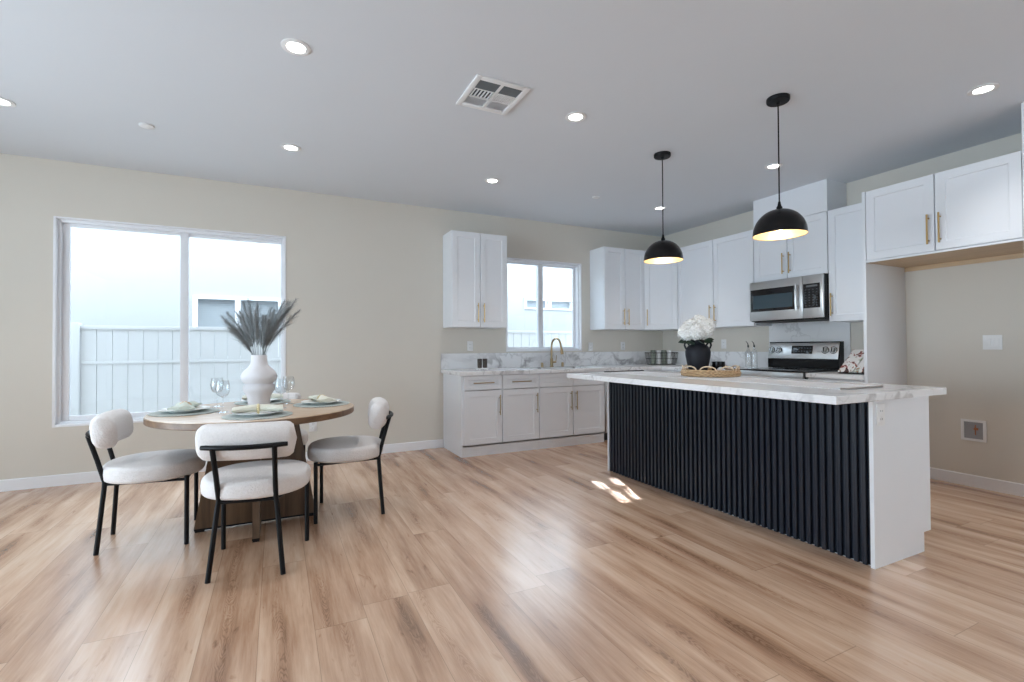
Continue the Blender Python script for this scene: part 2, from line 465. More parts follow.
class MB:
    def __init__(self):
        self.bm = bmesh.new()

    def box(self, x0, x1, y0, y1, z0, z1, bevel=0.0, seg=2):
        bm = bmesh.new()
        v = [bm.verts.new((x, y, z)) for x in (x0, x1) for y in (y0, y1) for z in (z0, z1)]
        for f in ((0, 1, 3, 2), (4, 6, 7, 5), (0, 4, 5, 1), (2, 3, 7, 6), (0, 2, 6, 4), (1, 5, 7, 3)):
            bm.faces.new([v[i] for i in f])
        if bevel:
            bmesh.ops.bevel(bm, geom=bm.edges[:], offset=bevel, segments=seg, affect='EDGES', profile=0.5)
        self._merge(bm)
        return self

    def _merge(self, bm, mat=None):
        if mat is not None:
            bm.transform(mat)
        me = bpy.data.meshes.new('tmp')
        bm.to_mesh(me)
        bm.free()
        self.bm.from_mesh(me)
        bpy.data.meshes.remove(me)

    def obox(self, c, u, v, n, w, h, d, bevel=0.0):
        """box centred at c with half axes along u, v, n"""
        t = MB()
        t.box(-w / 2, w / 2, -h / 2, h / 2, -d / 2, d / 2, bevel)
        mt = Matrix((Vector(u), Vector(v), Vector(n))).transposed().to_4x4()
        mt.translation = Vector(c)
        self._merge(t.bm, mt)
        return self

    def tube(self, pts, r, seg=10, caps=True, closed=False):
        pts = [Vector(p) for p in pts]
        n = len(pts)
        rs = r if isinstance(r, (list, tuple)) else [r] * n
        bm = self.bm
        rings = []
        ref = None
        for i, p in enumerate(pts):
            if closed:
                t = (pts[(i + 1) % n] - pts[i - 1]).normalized()
            else:
                t = (pts[min(i + 1, n - 1)] - pts[max(i - 1, 0)]).normalized()
            if ref is None:
                ref = Vector((0, 0, 1)) if abs(t.z) < 0.9 else Vector((1, 0, 0))
            a = (ref - t * ref.dot(t))
            a.normalize()
            ref = a
            b = t.cross(a)
            rings.append([bm.verts.new(p + (a * math.cos(k * 2 * PI / seg) + b * math.sin(k * 2 * PI / seg)) * rs[i]) for k in range(seg)])
        rng = range(n if closed else n - 1)
        for i in rng:
            A, B = rings[i], rings[(i + 1) % n]
            for k in range(seg):
                bm.faces.new((A[k], A[(k + 1) % seg], B[(k + 1) % seg], B[k]))
        if caps and not closed:
            bm.faces.new(rings[0][::-1])
            bm.faces.new(rings[-1])
        return self

    def lathe(self, prof, seg=40, c=(0, 0, 0), axis='z'):
        """prof: list of (r, z); r = 0 closes to a pole"""
        bm = self.bm
        cx, cy, cz = c

        def P(a, b, z):
            if axis == 'z':
                return (cx + a, cy + b, cz + z)
            if axis == 'x':
                return (cx + z, cy + a, cz + b)
            return (cx + a, cy + z, cz + b)
        rings = []
        for r, z in prof:
            if r <= 1e-6:
                rings.append([bm.verts.new(P(0, 0, z))])
            else:
                rings.append([bm.verts.new(P(r * math.cos(k * 2 * PI / seg), r * math.sin(k * 2 * PI / seg), z)) for k in range(seg)])
        for A, B in zip(rings, rings[1:]):
            for k in range(seg):
                k2 = (k + 1) % seg
                if len(A) == 1 and len(B) == 1:
                    continue
                if len(A) == 1:
                    bm.faces.new((A[0], B[k2], B[k]))
                elif len(B) == 1:
                    bm.faces.new((A[k], A[k2], B[0]))
                else:
                    bm.faces.new((A[k], A[k2], B[k2], B[k]))
        return self

    def ball(self, c, rx, ry=None, rz=None, seg=16):
        ry = ry or rx
        rz = rz or rx
        t = bmesh.new()
        bmesh.ops.create_uvsphere(t, u_segments=seg, v_segments=max(6, seg // 2), radius=1.0)
        self._merge(t, Matrix.Translation(c) @ Matrix.Diagonal((rx, ry, rz, 1)))
        return self

    def prism(self, poly, h0, h1, axis='z'):
        """extrude a 2D polygon; axis z: (x,y) -> z range; axis y: (x,z); axis x: (y,z)"""
        bm = self.bm

        def P(a, b, h):
            return {'z': (a, b, h), 'y': (a, h, b), 'x': (h, a, b)}[axis]
        A = [bm.verts.new(P(a, b, h0)) for a, b in poly]
        B = [bm.verts.new(P(a, b, h1)) for a, b in poly]
        n = len(poly)
        bm.faces.new(A[::-1])
        bm.faces.new(B)
        for i in range(n):
            bm.faces.new((A[i], A[(i + 1) % n], B[(i + 1) % n], B[i]))
        return self

    def shaker(self, o, u, v, n, w, h, t=0.020, rail=0.062, rec=0.008):
        """a shaker front: o is the lower-left corner on the back plane, u along width, v up, n outward"""
        o, u, v, n = Vector(o), Vector(u), Vector(v), Vector(n)
        bm = self.bm

        def ring(ins, d):
            return [bm.verts.new(o + u * a + v * b + n * d) for a, b in
                    ((ins, ins), (w - ins, ins), (w - ins, h - ins), (ins, h - ins))]
        e = 0.0015
        rs = [ring(0, 0), ring(0, t - e), ring(e, t), ring(rail, t), ring(rail + 0.004, t - rec)]
        bm.faces.new(rs[0][::-1])
        for A, B in zip(rs, rs[1:]):
            for k in range(4):
                bm.faces.new((A[k], A[(k + 1) % 4], B[(k + 1) % 4], B[k]))
        bm.faces.new(rs[-1])
        return self

    def build(self, name, mat, parent=None, world=False, smooth=True, angle=40):
        bm = self.bm
        if world and parent is not None:
            bmesh.ops.translate(bm, verts=bm.verts[:], vec=-world_loc(parent))
        bmesh.ops.recalc_face_normals(bm, faces=bm.faces[:])
        me = bpy.data.meshes.new(name)
        bm.to_mesh(me)
        bm.free()
        me.materials.append(mat)
        if smooth:
            for p in me.polygons:
                p.use_smooth = True
            me.set_sharp_from_angle(angle=math.radians(angle))
        o = bpy.data.objects.new(name, me)
        COL.objects.link(o)
        if parent is not None:
            o.parent = parent
        return o


def tag(o, label, cat, group=None, kind=None):
    o['label'] = label
    o['category'] = cat
    if group:
        o['group'] = group
    if kind:
        o['kind'] = kind
    return o


def thing(name, label, cat, loc=(0, 0, 0), rz=0.0, group=None):
    o = bpy.data.objects.new(name, None)
    o.empty_display_size = 0.1
    COL.objects.link(o)
    o.location = loc
    o.rotation_euler = (0, 0, rz)
    return tag(o, label, cat, group)


def struct(o, label=None):
    o['kind'] = 'structure'
    if label:
        o['label'] = label
    return o


def sempty(name, label, loc=(0, 0, 0)):
    o = bpy.data.objects.new(name, None)
    COL.objects.link(o)
    o.location = loc
    return struct(o, label)


CH = {}


def kids(o):
    return [c for c in bpy.data.objects if c.parent == o]


def dup(root, loc, rz=0.0, label=None, group=None, scale=None):
    ch = [(c, kids(c)) for c in kids(root)]
    r = root.copy()
    COL.objects.link(r)
    r.location = loc
    r.rotation_euler = (0, 0, rz)
    if scale:
        r.scale = (scale,) * 3
    if label:
        r['label'] = label
    if group:
        r['group'] = group
    for c, gs in ch:
        d = c.copy()
        COL.objects.link(d)
        d.parent = r
        for g in gs:
            e = g.copy()
            COL.objects.link(e)
            e.parent = d
    return r


# ------------------------------------------------------------------ the room
H = 2.75
XL, YR = -8.6, -8.6
struct(MB().box(XL - 0.15, 0.15, YR - 0.15, 0.15, -0.12, 0).build('floor', M['floor']), 'wood look plank floor')
struct(MB().box(XL - 0.15, 0.15, YR - 0.15, 0.15, H, H + 0.15).build('ceiling', M['ceiling']), 'flat white ceiling')
struct(MB().prism([(YR - 0.6, H + 0.16), (0.62, H + 0.16), (0.62, H + 0.30), (-3.6, H + 1.0), (YR - 0.6, H + 0.5)], -16, 8, axis='x').build('roof', M['stucco']))  # unseen; extended past the walls to keep sun off the fence

W1 = (-6.75, -4.98, 0.495, 2.27)
W2 = (-2.53, -1.42, 1.095, 2.25)
wb = MB()
T = 0.15
xs = [XL - T, W1[0], W1[1], W2[0], W2[1], T]
for a, b in ((0, 1), (2, 3), (4, 5)):
    wb.box(xs[a], xs[b], 0, T, 0, H)
for w in (W1, W2):
    wb.box(w[0], w[1], 0, T, 0, w[2])
    wb.box(w[0], w[1], 0, T, w[3], H)
struct(wb.build('wall_back', M['wall'], smooth=False), 'greige wall with the two windows')
struct(MB().box(0, T, YR - T, 0, 0, H).build('wall_right', M['wall']), 'greige wall behind the range and fridge alcove')
wl = MB()
wl.box(XL - T, XL, YR, -4.9, 0, H).box(XL - T, XL, -1.5, 0, 0, H).box(XL - T, XL, -4.9, -1.5, 2.3, H)  # unseen opening, sized for the sky light it lets in
struct(wl.build('wall_left', M['wall']))
wr = MB()
wr.box(XL, -3.55, YR - T, YR, 0, H).box(-1.65, 0, YR - T, YR, 0, H).box(-3.55, -1.65, YR - T, YR, 2.2, H).box(-3.55, -1.65, YR - T, YR, 0, 0.6)  # opening out of view, its size chosen to limit light from behind
struct(wr.build('wall_rear', M['wall']))
struct(MB().box(-0.615, -0.0005, -4.30, -3.972, 0, H).build('wall_return', M['trim']), 'white wall end closing the fridge alcove')


def baseboard(name, x0, x1, y0, y1):
    d = MB()
    if abs(x1 - x0) > abs(y1 - y0):
        d.prism([(y0, 0.0), (y1, 0.0), (y1, 0.088), (y1 - 0.001, 0.094), (y0 + 0.006, 0.094), (y0, 0.088)], x0, x1, axis='x')
    else:
        d.prism([(x0, 0.0), (x1, 0.0), (x1, 0.094), (x0 + 0.006, 0.094), (x0, 0.088)], y0, y1, axis='y')
    return struct(d.build(name, M['trim']), 'white baseboard')


baseboard('baseboard_back', XL, -3.342, -0.013, 0)
baseboard('baseboard_right', -0.013, 0, -3.971, -3.03)


def window(name, w, gl, mull, label):
    """sliding window set into the wall: white frame, two sashes, mullion, two panes"""
    x0, x1, z0, z1 = w
    r = sempty(name, label, (x0, 0, z0))
    f = MB()
    ya, yb = 0.030, 0.135
    k = 0.035
    f.box(x0, x0 + k, ya, yb, z0, z1, 0.003).box(x1 - k, x1, ya, yb, z0, z1, 0.003)
    f.box(x0 + k, x1 - k, ya, yb, z1 - k, z1, 0.003).box(x0 + k, x1 - k, ya, yb, z0, z0 + k, 0.003)
    f.build('window_frame', M['vinyl'], r, world=True)
    (ga0, ga1), (gb0, gb1), gz0, gz1 = gl[0], gl[1], gl[2], gl[3]

    def sash(a0, a1, xa, xb, y0, y1):
        s = MB()
        s.box(xa, a0, y0, y1, z0 + k, z1 - k, 0.002).box(a1, xb, y0, y1, z0 + k, z1 - k, 0.002)
        s.box(a0, a1, y0, y1, gz1, z1 - k, 0.002).box(a0, a1, y0, y1, z0 + k, gz0, 0.002)
        o = s.build('window_sash', M['vinyl'], r, world=True)
        MB().box(a0 - 0.004, a1 + 0.004, (y0 + y1) / 2 - 0.002, (y0 + y1) / 2 + 0.002, gz0 - 0.004, gz1 + 0.004).build('window_pane', M['glass'], o, world=True)
    sash(ga0, ga1, x0 + k, mull[1], 0.066, 0.094)
    sash(gb0, gb1, mull[0], x1 - k, 0.096, 0.124)
    # slim white flange around the opening
    t = MB()
    e_ = 0.016
    t.box(x0 - 0.004, x0 + e_, -0.006, 0.0295, z0 - 0.004, z1 + 0.004, 0.002).box(x1 - e_, x1 + 0.004, -0.006, 0.0295, z0 - 0.004, z1 + 0.004, 0.002)
    t.box(x0 + e_, x1 - e_, -0.006, 0.0295, z0 - 0.004, z0 + e_, 0.002).box(x0 + e_, x1 - e_, -0.006, 0.0295, z1 - e_ * 0.6, z1 + 0.004, 0.002)
    t.build('window_trim', M['trim'], r, world=True)
    return r


window('window_1', W1, ((-6.665, -5.872), (-5.808, -5.022), 0.575, 2.212), (-5.872, -5.808), 'wide white sliding window beside the dining table')
window('window_2', W2, ((-2.478, -2.038), (-1.968, -1.488), 1.148, 2.198), (-2.038, -1.968), 'white sliding window above the kitchen sink')

# ------------------------------------------------------------------ outdoors
struct(MB().box(-16, 8, 0.16, 12, -0.32, -0.2).build('ground', M['soil']))
fence = thing('privacy_fence', 'white vinyl privacy fence beyond the windows', 'fence', (-4, 2.0, -0.2))
fx = -12.0
while fx < 5.0:
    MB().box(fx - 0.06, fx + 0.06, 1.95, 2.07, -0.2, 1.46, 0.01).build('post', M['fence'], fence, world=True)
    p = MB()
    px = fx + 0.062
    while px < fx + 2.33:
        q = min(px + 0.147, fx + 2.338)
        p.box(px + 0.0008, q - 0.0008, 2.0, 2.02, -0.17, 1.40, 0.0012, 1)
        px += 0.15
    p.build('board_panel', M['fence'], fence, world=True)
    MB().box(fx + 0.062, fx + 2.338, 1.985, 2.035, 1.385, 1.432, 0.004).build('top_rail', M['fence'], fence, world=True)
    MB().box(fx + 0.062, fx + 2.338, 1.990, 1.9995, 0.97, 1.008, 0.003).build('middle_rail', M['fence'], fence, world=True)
    fx += 2.4

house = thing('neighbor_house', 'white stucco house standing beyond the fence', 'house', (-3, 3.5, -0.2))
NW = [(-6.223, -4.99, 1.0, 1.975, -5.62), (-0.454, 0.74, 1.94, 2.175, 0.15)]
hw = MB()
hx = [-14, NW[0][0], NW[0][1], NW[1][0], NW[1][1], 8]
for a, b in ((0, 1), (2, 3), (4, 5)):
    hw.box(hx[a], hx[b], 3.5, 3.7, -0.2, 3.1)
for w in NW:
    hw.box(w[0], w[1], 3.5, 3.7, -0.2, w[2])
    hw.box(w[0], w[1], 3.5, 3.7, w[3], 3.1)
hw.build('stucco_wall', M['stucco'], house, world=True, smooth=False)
MB().prism([(3.46, 3.101), (6.5, 3.101), (6.5, 3.9), (3.46, 3.22)], -14, 8, axis='x').build('roof', M['stucco'], house, world=True, smooth=False)
for x0, x1, z0, z1, mu in NW:
    f = MB()
    k = 0.05
    f.box(x0, x0 + k, 3.47, 3.56, z0, z1).box(x1 - k, x1, 3.47, 3.56, z0, z1)
    f.box(x0 + k, x1 - k, 3.47, 3.56, z0, z0 + k * 0.6).box(x0 + k, x1 - k, 3.47, 3.56, z1 - k, z1)
    f.box(mu - k * 0.7, mu + k * 0.7, 3.472, 3.56, z0 + k * 0.6, z1 - k)
    fo = f.build('window_frame', M['vinyl'], house, world=True)
    for a, b in ((x0 + k, mu - k * 0.7), (mu + k * 0.7, x1 - k)):
        g = MB()
        zz = z0 + 0.03
        g.box(a, b, 3.60, 3.61, z0, z1)
        while zz < z1 - 0.04:
            g.box(a, b, 3.575, 3.595, zz, zz + 0.022)
            zz += 0.03
        g.build('pane_with_blind', M['dark_glass'], fo, world=True)

# ------------------------------------------------------------------ cabinets
UX, UY, UZ = Vector((1, 0, 0)), Vector((0, 1, 0)), Vector((0, 0, 1))


def pull(p, along, n, length, parent, mat='gold', r=0.006, stand=0.032):
    """bar pull centred at p on the door face"""
    p, along, n = Vector(p), Vector(along), Vector(n)
    b = MB()
    b.tube([p + n * stand - along * length / 2, p + n * stand + along * length / 2], r, 10)
    for s in (-1, 1):
        q = p + along * s * (length / 2 - 0.028)
        b.tube([q - n * 0.0005, q + n * stand], r * 0.8, 8)
    return b.build('handle', M[mat], parent, world=True)


def front(kind, root, o, u, n, w, h, hside=None, hz='low', hlen=0.215, rail=0.062, hmat='gold', gap=0.0038):
    """door or drawer front; hside: 'l','r' vertical pull near that edge, 'c' horizontal pull in the middle, None no pull"""
    o, u, n = Vector(o), Vector(u), Vector(n)
    d = MB().shaker(o + u * gap + UZ * gap, u, UZ, n, w - 2 * gap, h - 2 * gap, rail=rail).build(kind, M['cab'], root, world=True, smooth=False)
    t = 0.020
    if hside == 'c':
        pull(o + u * w / 2 + UZ * h * 0.5 + n * (t - 0.008), u, n, 0.235, d, hmat)
    elif hside in ('l', 'r'):
        a = 0.036 if hside == 'l' else w - 0.036
        zc = (0.055 + hlen / 2) if hz == 'low' else h - 0.055 - hlen / 2
        pull(o + u * a + UZ * zc + n * t, UZ, n, hlen, d, hmat)
    return d


CT = 0.893      # back counter height
CB = 0.853      # counter underside
# --- base run on the back wall (front faces look towards -Y)
Yb = -0.60      # carcass front plane
n_ = Vector((0, -1, 0))


def base_cab(name, label, x0, x1, fronts, endpanel=False):
    c = thing(name, label, 'cabinet', ((x0 + x1) / 2, Yb / 2, 0))
    b = MB()
    xa = x0 + (0.019 if endpanel else 0.0005)
    b.box(xa, xa + 0.017, Yb, -0.002, 0.105, CB - 0.001).box(x1 - 0.0175, x1 - 0.0005, Yb, -0.002, 0.105, CB - 0.001)
    b.box(xa, x1 - 0.0005, Yb, -0.002, 0.105, 0.122).box(xa, x1 - 0.0005, -0.012, -0.002, 0.105, CB - 0.001)
    b.box(xa, x1 - 0.0005, Yb, Yb + 0.017, CB - 0.03, CB - 0.001)
    b.box(xa, x1 - 0.0005, Yb, Yb + 0.017, 0.105, 0.13)
    b.build('carcass', M['cab'], c, world=True, smooth=False)
    MB().box(xa if not endpanel else x0 + 0.019, x1 - 0.0005, Yb + 0.003, Yb + 0.02, 0, 0.104).build('toe_kick', M['cab'], c, world=True, smooth=False)
    if endpanel:
        MB().box(x0, x0 + 0.0185, Yb - 0.002, -0.0005, 0, CB - 0.001).build('end_panel', M['cab'], c, world=True, smooth=False)
    for f in fronts:
        front(f[0], c, (f[1], Yb, f[2]), UX, n_, f[3] - f[1], f[4] - f[2], f[5], f[6] if len(f) > 6 else 'high', rail=f[7] if len(f) > 7 else 0.062, hmat='bronze')
    return c


ZD = 0.692      # drawer / door split
ZT = CB - 0.004
base_cab('base_cabinet', 'white shaker base cabinet at the open end of the run, near the dining table', -3.336, -2.873,
         [('drawer', -3.315, ZD, -2.873, ZT, 'c', 'high', 0.045), ('door', -3.315, 0.118, -2.873, ZD, 'r')], True)
base_cab('base_cabinet', 'white shaker base cabinet between the end cabinet and the sink cabinet', -2.873, -2.417,
         [('drawer', -2.873, ZD, -2.417, ZT, 'c', 'high', 0.045), ('door', -2.873, 0.118, -2.417, ZD, 'r')])
base_cab('sink_cabinet', 'wide white shaker sink cabinet with two doors below the faucet', -2.417, -1.513,
         [('false_front', -2.417, ZD, -1.966, ZT, None, 'high', 0.045), ('false_front', -1.966, ZD, -1.513, ZT, None, 'high', 0.045),
          ('door', -2.417, 0.118, -1.966, ZD, 'r'), ('door', -1.966, 0.118, -1.513, ZD, 'l')])
dw = thing('dishwasher', 'dishwasher with black control strip beside the sink cabinet, mostly behind the island', 'dishwasher', (-1.205, -0.3, 0))
MB().box(-1.508, -0.902, -0.585, -0.01, 0.09, CB - 0.002).build('body', M['slot'], dw, world=True)
MB().box(-1.506, -0.904, -0.622, -0.586, 0.11, 0.795, 0.004).build('door', M['steel'], dw, world=True)
MB().box(-1.506, -0.904, -0.624, -0.586, 0.80, CB - 0.004, 0.004).build('control_strip', M['blackglass'], dw, world=True)
MB().box(-1.508, -0.902, -0.53, -0.51, 0, 0.088).build('toe_kick', M['slot'], dw, world=True)

# --- base run on the right wall (fronts look towards -X)
Xr = -0.60
nx = Vector((-1, 0, 0))
uy = Vector((0, -1, 0))
cc = thing('corner_cabinet', 'white corner base cabinet between the dishwasher and the range, behind the island', 'cabinet', (-0.3, -1.2, 0))
MB().box(Xr, -0.002, -1.738, -0.002, 0.105, CB - 0.001).box(-0.898, Xr, -0.6, -0.002, 0.105, CB - 0.001).build('carcass', M['cab'], cc, world=True, smooth=False)
MB().box(Xr + 0.05, Xr + 0.07, -1.738, -0.56, 0, 0.104).build('toe_kick', M['cab'], cc, world=True)
front('door', cc, (-0.898, -0.6, 0.118), UX, n_, 0.27, ZT - 0.118)
for ya, yb_ in ((-0.64, -1.19), (-1.19, -1.738)):
    front('drawer', cc, (Xr, ya, ZD), uy, nx, ya - yb_, ZT - ZD, 'c', rail=0.045, hmat='bronze')
    front('door', cc, (Xr, ya, 0.118), uy, nx, ya - yb_, ZD - 0.118, 'l' if ya < -1 else 'r', 'high', hmat='bronze')
rc = thing('base_cabinet', 'narrow white base cabinet between the range and the fridge alcove panel', 'cabinet', (-0.3, -2.75, 0))
MB().box(Xr, -0.002, -2.992, -2.516, 0.105, CB - 0.001).build('carcass', M['cab'], rc, world=True, smooth=False)
MB().box(Xr + 0.05, Xr + 0.07, -2.992, -2.516, 0, 0.104).build('toe_kick', M['cab'], rc, world=True)
front('drawer', rc, (Xr, -2.516, ZD), uy, nx, 0.476, ZT - ZD, 'c', rail=0.045, hmat='bronze')
front('door', rc, (Xr, -2.516, 0.118), uy, nx, 0.476, ZD - 0.118, 'l', 'high', hmat='bronze')

# --- counters
SX0, SX1, SY0, SY1 = -2.32, -1.60, -0.53, -0.15
ct = MB()
ct.box(-3.365, SX0, -0.645, -0.0015, CB, CT).box(SX1, -0.0015, -0.645, -0.0015, CB, CT)
ct.box(SX0, SX1, -0.645, SY0, CB, CT).box(SX0, SX1, SY1, -0.0015, CB, CT)
ct.box(-0.645, -0.0015, -1.742, -0.645, CB, CT)
tag(ct.build('countertop', M['marble'], smooth=False), 'L-shaped white veined countertop running from the sink wall to the range', 'countertop')
tag(MB().box(-0.645, -0.0015, -2.994, -2.514, CB, CT, 0.002).build('countertop', M['marble'], smooth=False),
    'short piece of white countertop between the range and the alcove panel', 'countertop')
tag(MB().box(-3.365, -0.0205, -0.020, -0.0015, CT + 0.0005, 1.078, 0.0015).build('backsplash', M['slab'], smooth=False),
    'low veined backsplash strip along the window wall', 'backsplash')
tag(MB().box(-0.020, -0.0015, -1.70, -0.0015, CT + 0.0005, 1.078, 0.0015).build('backsplash', M['slab'], smooth=False),
    'low veined backsplash strip between the corner and the range', 'backsplash')
tag(MB().box(-0.020, -0.0015, -2.56, -1.7005, CT + 0.0005, 1.400, 0.0015).build('backsplash', M['slab'], smooth=False),
    'tall veined backsplash slab behind the range', 'backsplash')
tag(MB().box(-0.020, -0.0015, -2.994, -2.5605, CT + 0.0005, 1.078, 0.0015).build('backsplash', M['slab'], smooth=False),
    'short backsplash strip behind the cookbook', 'backsplash')
sk = thing('sink', 'undermount steel sink let into the counter below the kitchen window', 'sink', (-1.96, -0.34, 0.65))
s = MB()
s.box(SX0 - 0.012, SX0 - 0.001, SY0 - 0.012, SY1 + 0.012, 0.66, CB - 0.001).box(SX1 + 0.001, SX1 + 0.012, SY0 - 0.012, SY1 + 0.012, 0.66, CB - 0.001)
s.box(SX0, SX1, SY0 - 0.012, SY0 - 0.001, 0.66, CB - 0.001).box(SX0, SX1, SY1 + 0.001, SY1 + 0.012, 0.66, CB - 0.001)
s.box(SX0, SX1, SY0, SY1, 0.655, 0.667)
s.build('basin', M['steel'], sk, world=True)
MB().lathe([(0, 0.667), (0.045, 0.667), (0.045, 0.671), (0.03, 0.669), (0, 0.669)], 24, (-1.96, -0.34, 0)).build('drain', M['steel'], sk, world=True)

# --- upper cabinets
ZB, ZTp = 1.372, 2.440


def upper(name, label, x0, x1, doors):
    c = thing(name, label, 'cabinet', ((x0 + x1) / 2, -0.15, ZB))
    MB().box(x0, x1, -0.300, -0.001, ZB, ZTp, 0.0015).build('carcass', M['cab'], c, world=True, smooth=False)
    for a, b, hs in doors:
        front('door', c, (a, -0.3005, ZB), UX, n_, b - a, ZTp - ZB, hs, 'low')
    return c


upper('wall_cabinet', 'tall white two-door wall cabinet hanging alone beside the kitchen window, towards the dining area', -3.336, -2.662,
      [(-3.336, -2.999, 'r'), (-2.999, -2.662, 'l')])
upper('wall_cabinet', 'white two-door wall cabinet between the kitchen window and the corner cabinet', -1.281, -0.612,
      [(-1.281, -0.9465, 'r'), (-0.9465, -0.612, 'l')])
dc = thing('corner_wall_cabinet', 'white diagonal corner wall cabinet with a single door', 'cabinet', (-0.3, -0.3, ZB))
MB().prism([(-0.611, -0.001), (-0.001, -0.001), (-0.001, -0.611), (-0.300, -0.611), (-0.611, -0.300)], ZB, ZTp).build('carcass', M['cab'], dc, world=True, smooth=False)
ud = Vector((1, -1, 0)).normalized()
nd = Vector((-1, -1, 0)).normalized()
front('door', dc, Vector((-0.611, -0.300, ZB)) + nd * 0.0005 + ud * 0.008, ud, nd, 0.4398 - 0.016, ZTp - ZB, 'l', 'low')


def upper_r(name, label, y0, y1, z0, z1, doors, xf=-0.300, top=0.062, hl=0.215):
    """right-wall cabinet from y0 (nearer the corner) to y1; doors look to -X"""
    c = thing(name, label, 'cabinet', (xf / 2, (y0 + y1) / 2, z0))
    MB().box(xf, -0.001, y1, y0, z0, z1, 0.0015).build('carcass', M['cab'], c, world=True, smooth=False)
    for a, b, hs in doors:
        front('door', c, (xf - 0.0005, a, z0), uy, nx, a - b, z1 - z0, hs, 'low', hlen=hl)
    return c


upper_r('wall_cabinet', 'white two-door wall cabinet between the corner and the microwave', -0.618, -1.742, ZB, ZTp,
        [(-0.618, -1.190, 'r'), (-1.190, -1.742, 'l')])
upper_r('wall_cabinet', 'short white two-door wall cabinet directly above the microwave', -1.744, -2.538, 1.838, ZTp,
        [(-1.744, -2.130, 'r'), (-2.130, -2.538, 'l')])
db = thing('duct_cover', 'plain white boxed duct cover reaching the ceiling over the microwave cabinet', 'duct cover', (-0.15, -2.14, ZTp))
MB().box(-0.318, -0.001, -2.538, -1.744, ZTp + 0.001, H - 0.001, 0.001).build('box_panel', M['cab'], db, world=True, smooth=False)
upper_r('wall_cabinet', 'single-door white wall cabinet between the microwave and the fridge alcove', -2.540, -2.994, ZB, ZTp,
        [(-2.540, -2.994, 'l')])

# fridge alcove
fp = thing('alcove_panel', 'tall white side panel of the empty fridge alcove', 'panel', (-0.3, -3.01, 0))
MB().box(-0.615, -0.001, -3.0215, -2.9965, 0, ZTp, 0.001).build('side_panel', M['cab'], fp, world=True, smooth=False)
fc = thing('fridge_cabinet', 'wide white two-door cabinet spanning the empty fridge alcove', 'cabinet', (-0.3, -3.5, 1.838))
MB().box(-0.595, -0.001, -3.971, -3.0225, 1.850, ZTp, 0.001).build('carcass', M['cab'], fc, world=True, smooth=False)
MB().box(-0.594, -0.002, -3.970, -3.0235, 1.838, 1.8495).build('underside', M['birch'], fc, world=True, smooth=False)
MB().box(-0.018, -0.002, -3.970, -3.0235, 1.800, 1.8375).build('nailing_strip', M['birch'], fc, world=True, smooth=False)
MB().box(-0.614, -0.5955, -3.971, -3.0225, 1.838, 1.852, 0.001).build('light_rail', M['cab'], fc, world=True, smooth=False)
for a, b, hs in ((-3.0225, -3.495, 'r'), (-3.495, -3.971, 'l')):
    front('door', fc, (-0.5955, a, 1.853), uy, nx, a - b, ZTp - 1.853, hs, 'low', hlen=0.225)

# ------------------------------------------------------------------ island
isl = thing('kitchen_island', 'white kitchen island clad in black vertical fluting on its long side', 'island', (-2.0, -2.81, 0))
IX0, IX1, IY0, IY1 = -2.307, -1.755, -3.925, -1.714
IB, IT = 0.862, 0.902
b = MB()
b.prism([(IX0 + 0.022, 0), (IX1 - 0.085, 0), (IX1 - 0.085, 0.107), (IX1 - 0.0, 0.107), (IX1 - 0.0, IB - 0.001), (IX0 + 0.022, IB - 0.001)], IY0 + 0.021, IY1 - 0.021, axis='y')
b.build('carcass', M['cab'], isl, world=True, smooth=False)
for ya, yb_ in ((IY0, IY0 + 0.020), (IY1 - 0.020, IY1)):
    MB().prism([(IX0 - 0.004, 0), (IX1 - 0.075, 0), (IX1 - 0.075, 0.107), (IX1 + 0.0, 0.107), (IX1 + 0.0, IB - 0.001), (IX0 - 0.004, IB - 0.001)], ya, yb_, axis='y').build('end_panel', M['cab'], isl, world=True, smooth=False)
MB().box(IX1 - 0.082, IX1 - 0.066, IY0 + 0.003, IY1 - 0.003, 0.0, 0.105).build('toe_kick', M['cab'], isl, world=True, smooth=False)
nf = 52
pitch = (IY1 - IY0 - 0.044) / nf
prof = []
for i in range(nf):
    y = IY0 + 0.022 + i * pitch
    prof += [(IX0 + 0.019, y), (IX0 + 0.019, y + pitch * 0.44), (IX0 + 0.0025, y + pitch * 0.46), (IX0, y + pitch * 0.52), (IX0, y + pitch * 0.92), (IX0 + 0.0025, y + pitch * 0.98)]
prof += [(IX0 + 0.019, IY1 - 0.022), (IX0 + 0.0216, IY1 - 0.022), (IX0 + 0.0216, IY0 + 0.022)]
MB().prism(prof, 0.004, IB - 0.002).build('fluted_panel', M['fluted'], isl, world=True, smooth=False)
dx = IX1 + 0.0005
ny = [IY1 - 0.02 - k * (IY1 - IY0 - 0.04) / 4 for k in range(5)]
for a, b_ in zip(ny, ny[1:]):
    front('door', isl, (dx, b_, 0.112), UY, (1, 0, 0), a - b_, IB - 0.118, None)
tag(MB().box(-2.662, -1.605, -3.948, -1.575, IB, IT, 0.003).build('island_countertop', M['islandtop'], smooth=False),
    'thick white quartz top of the kitchen island', 'countertop')


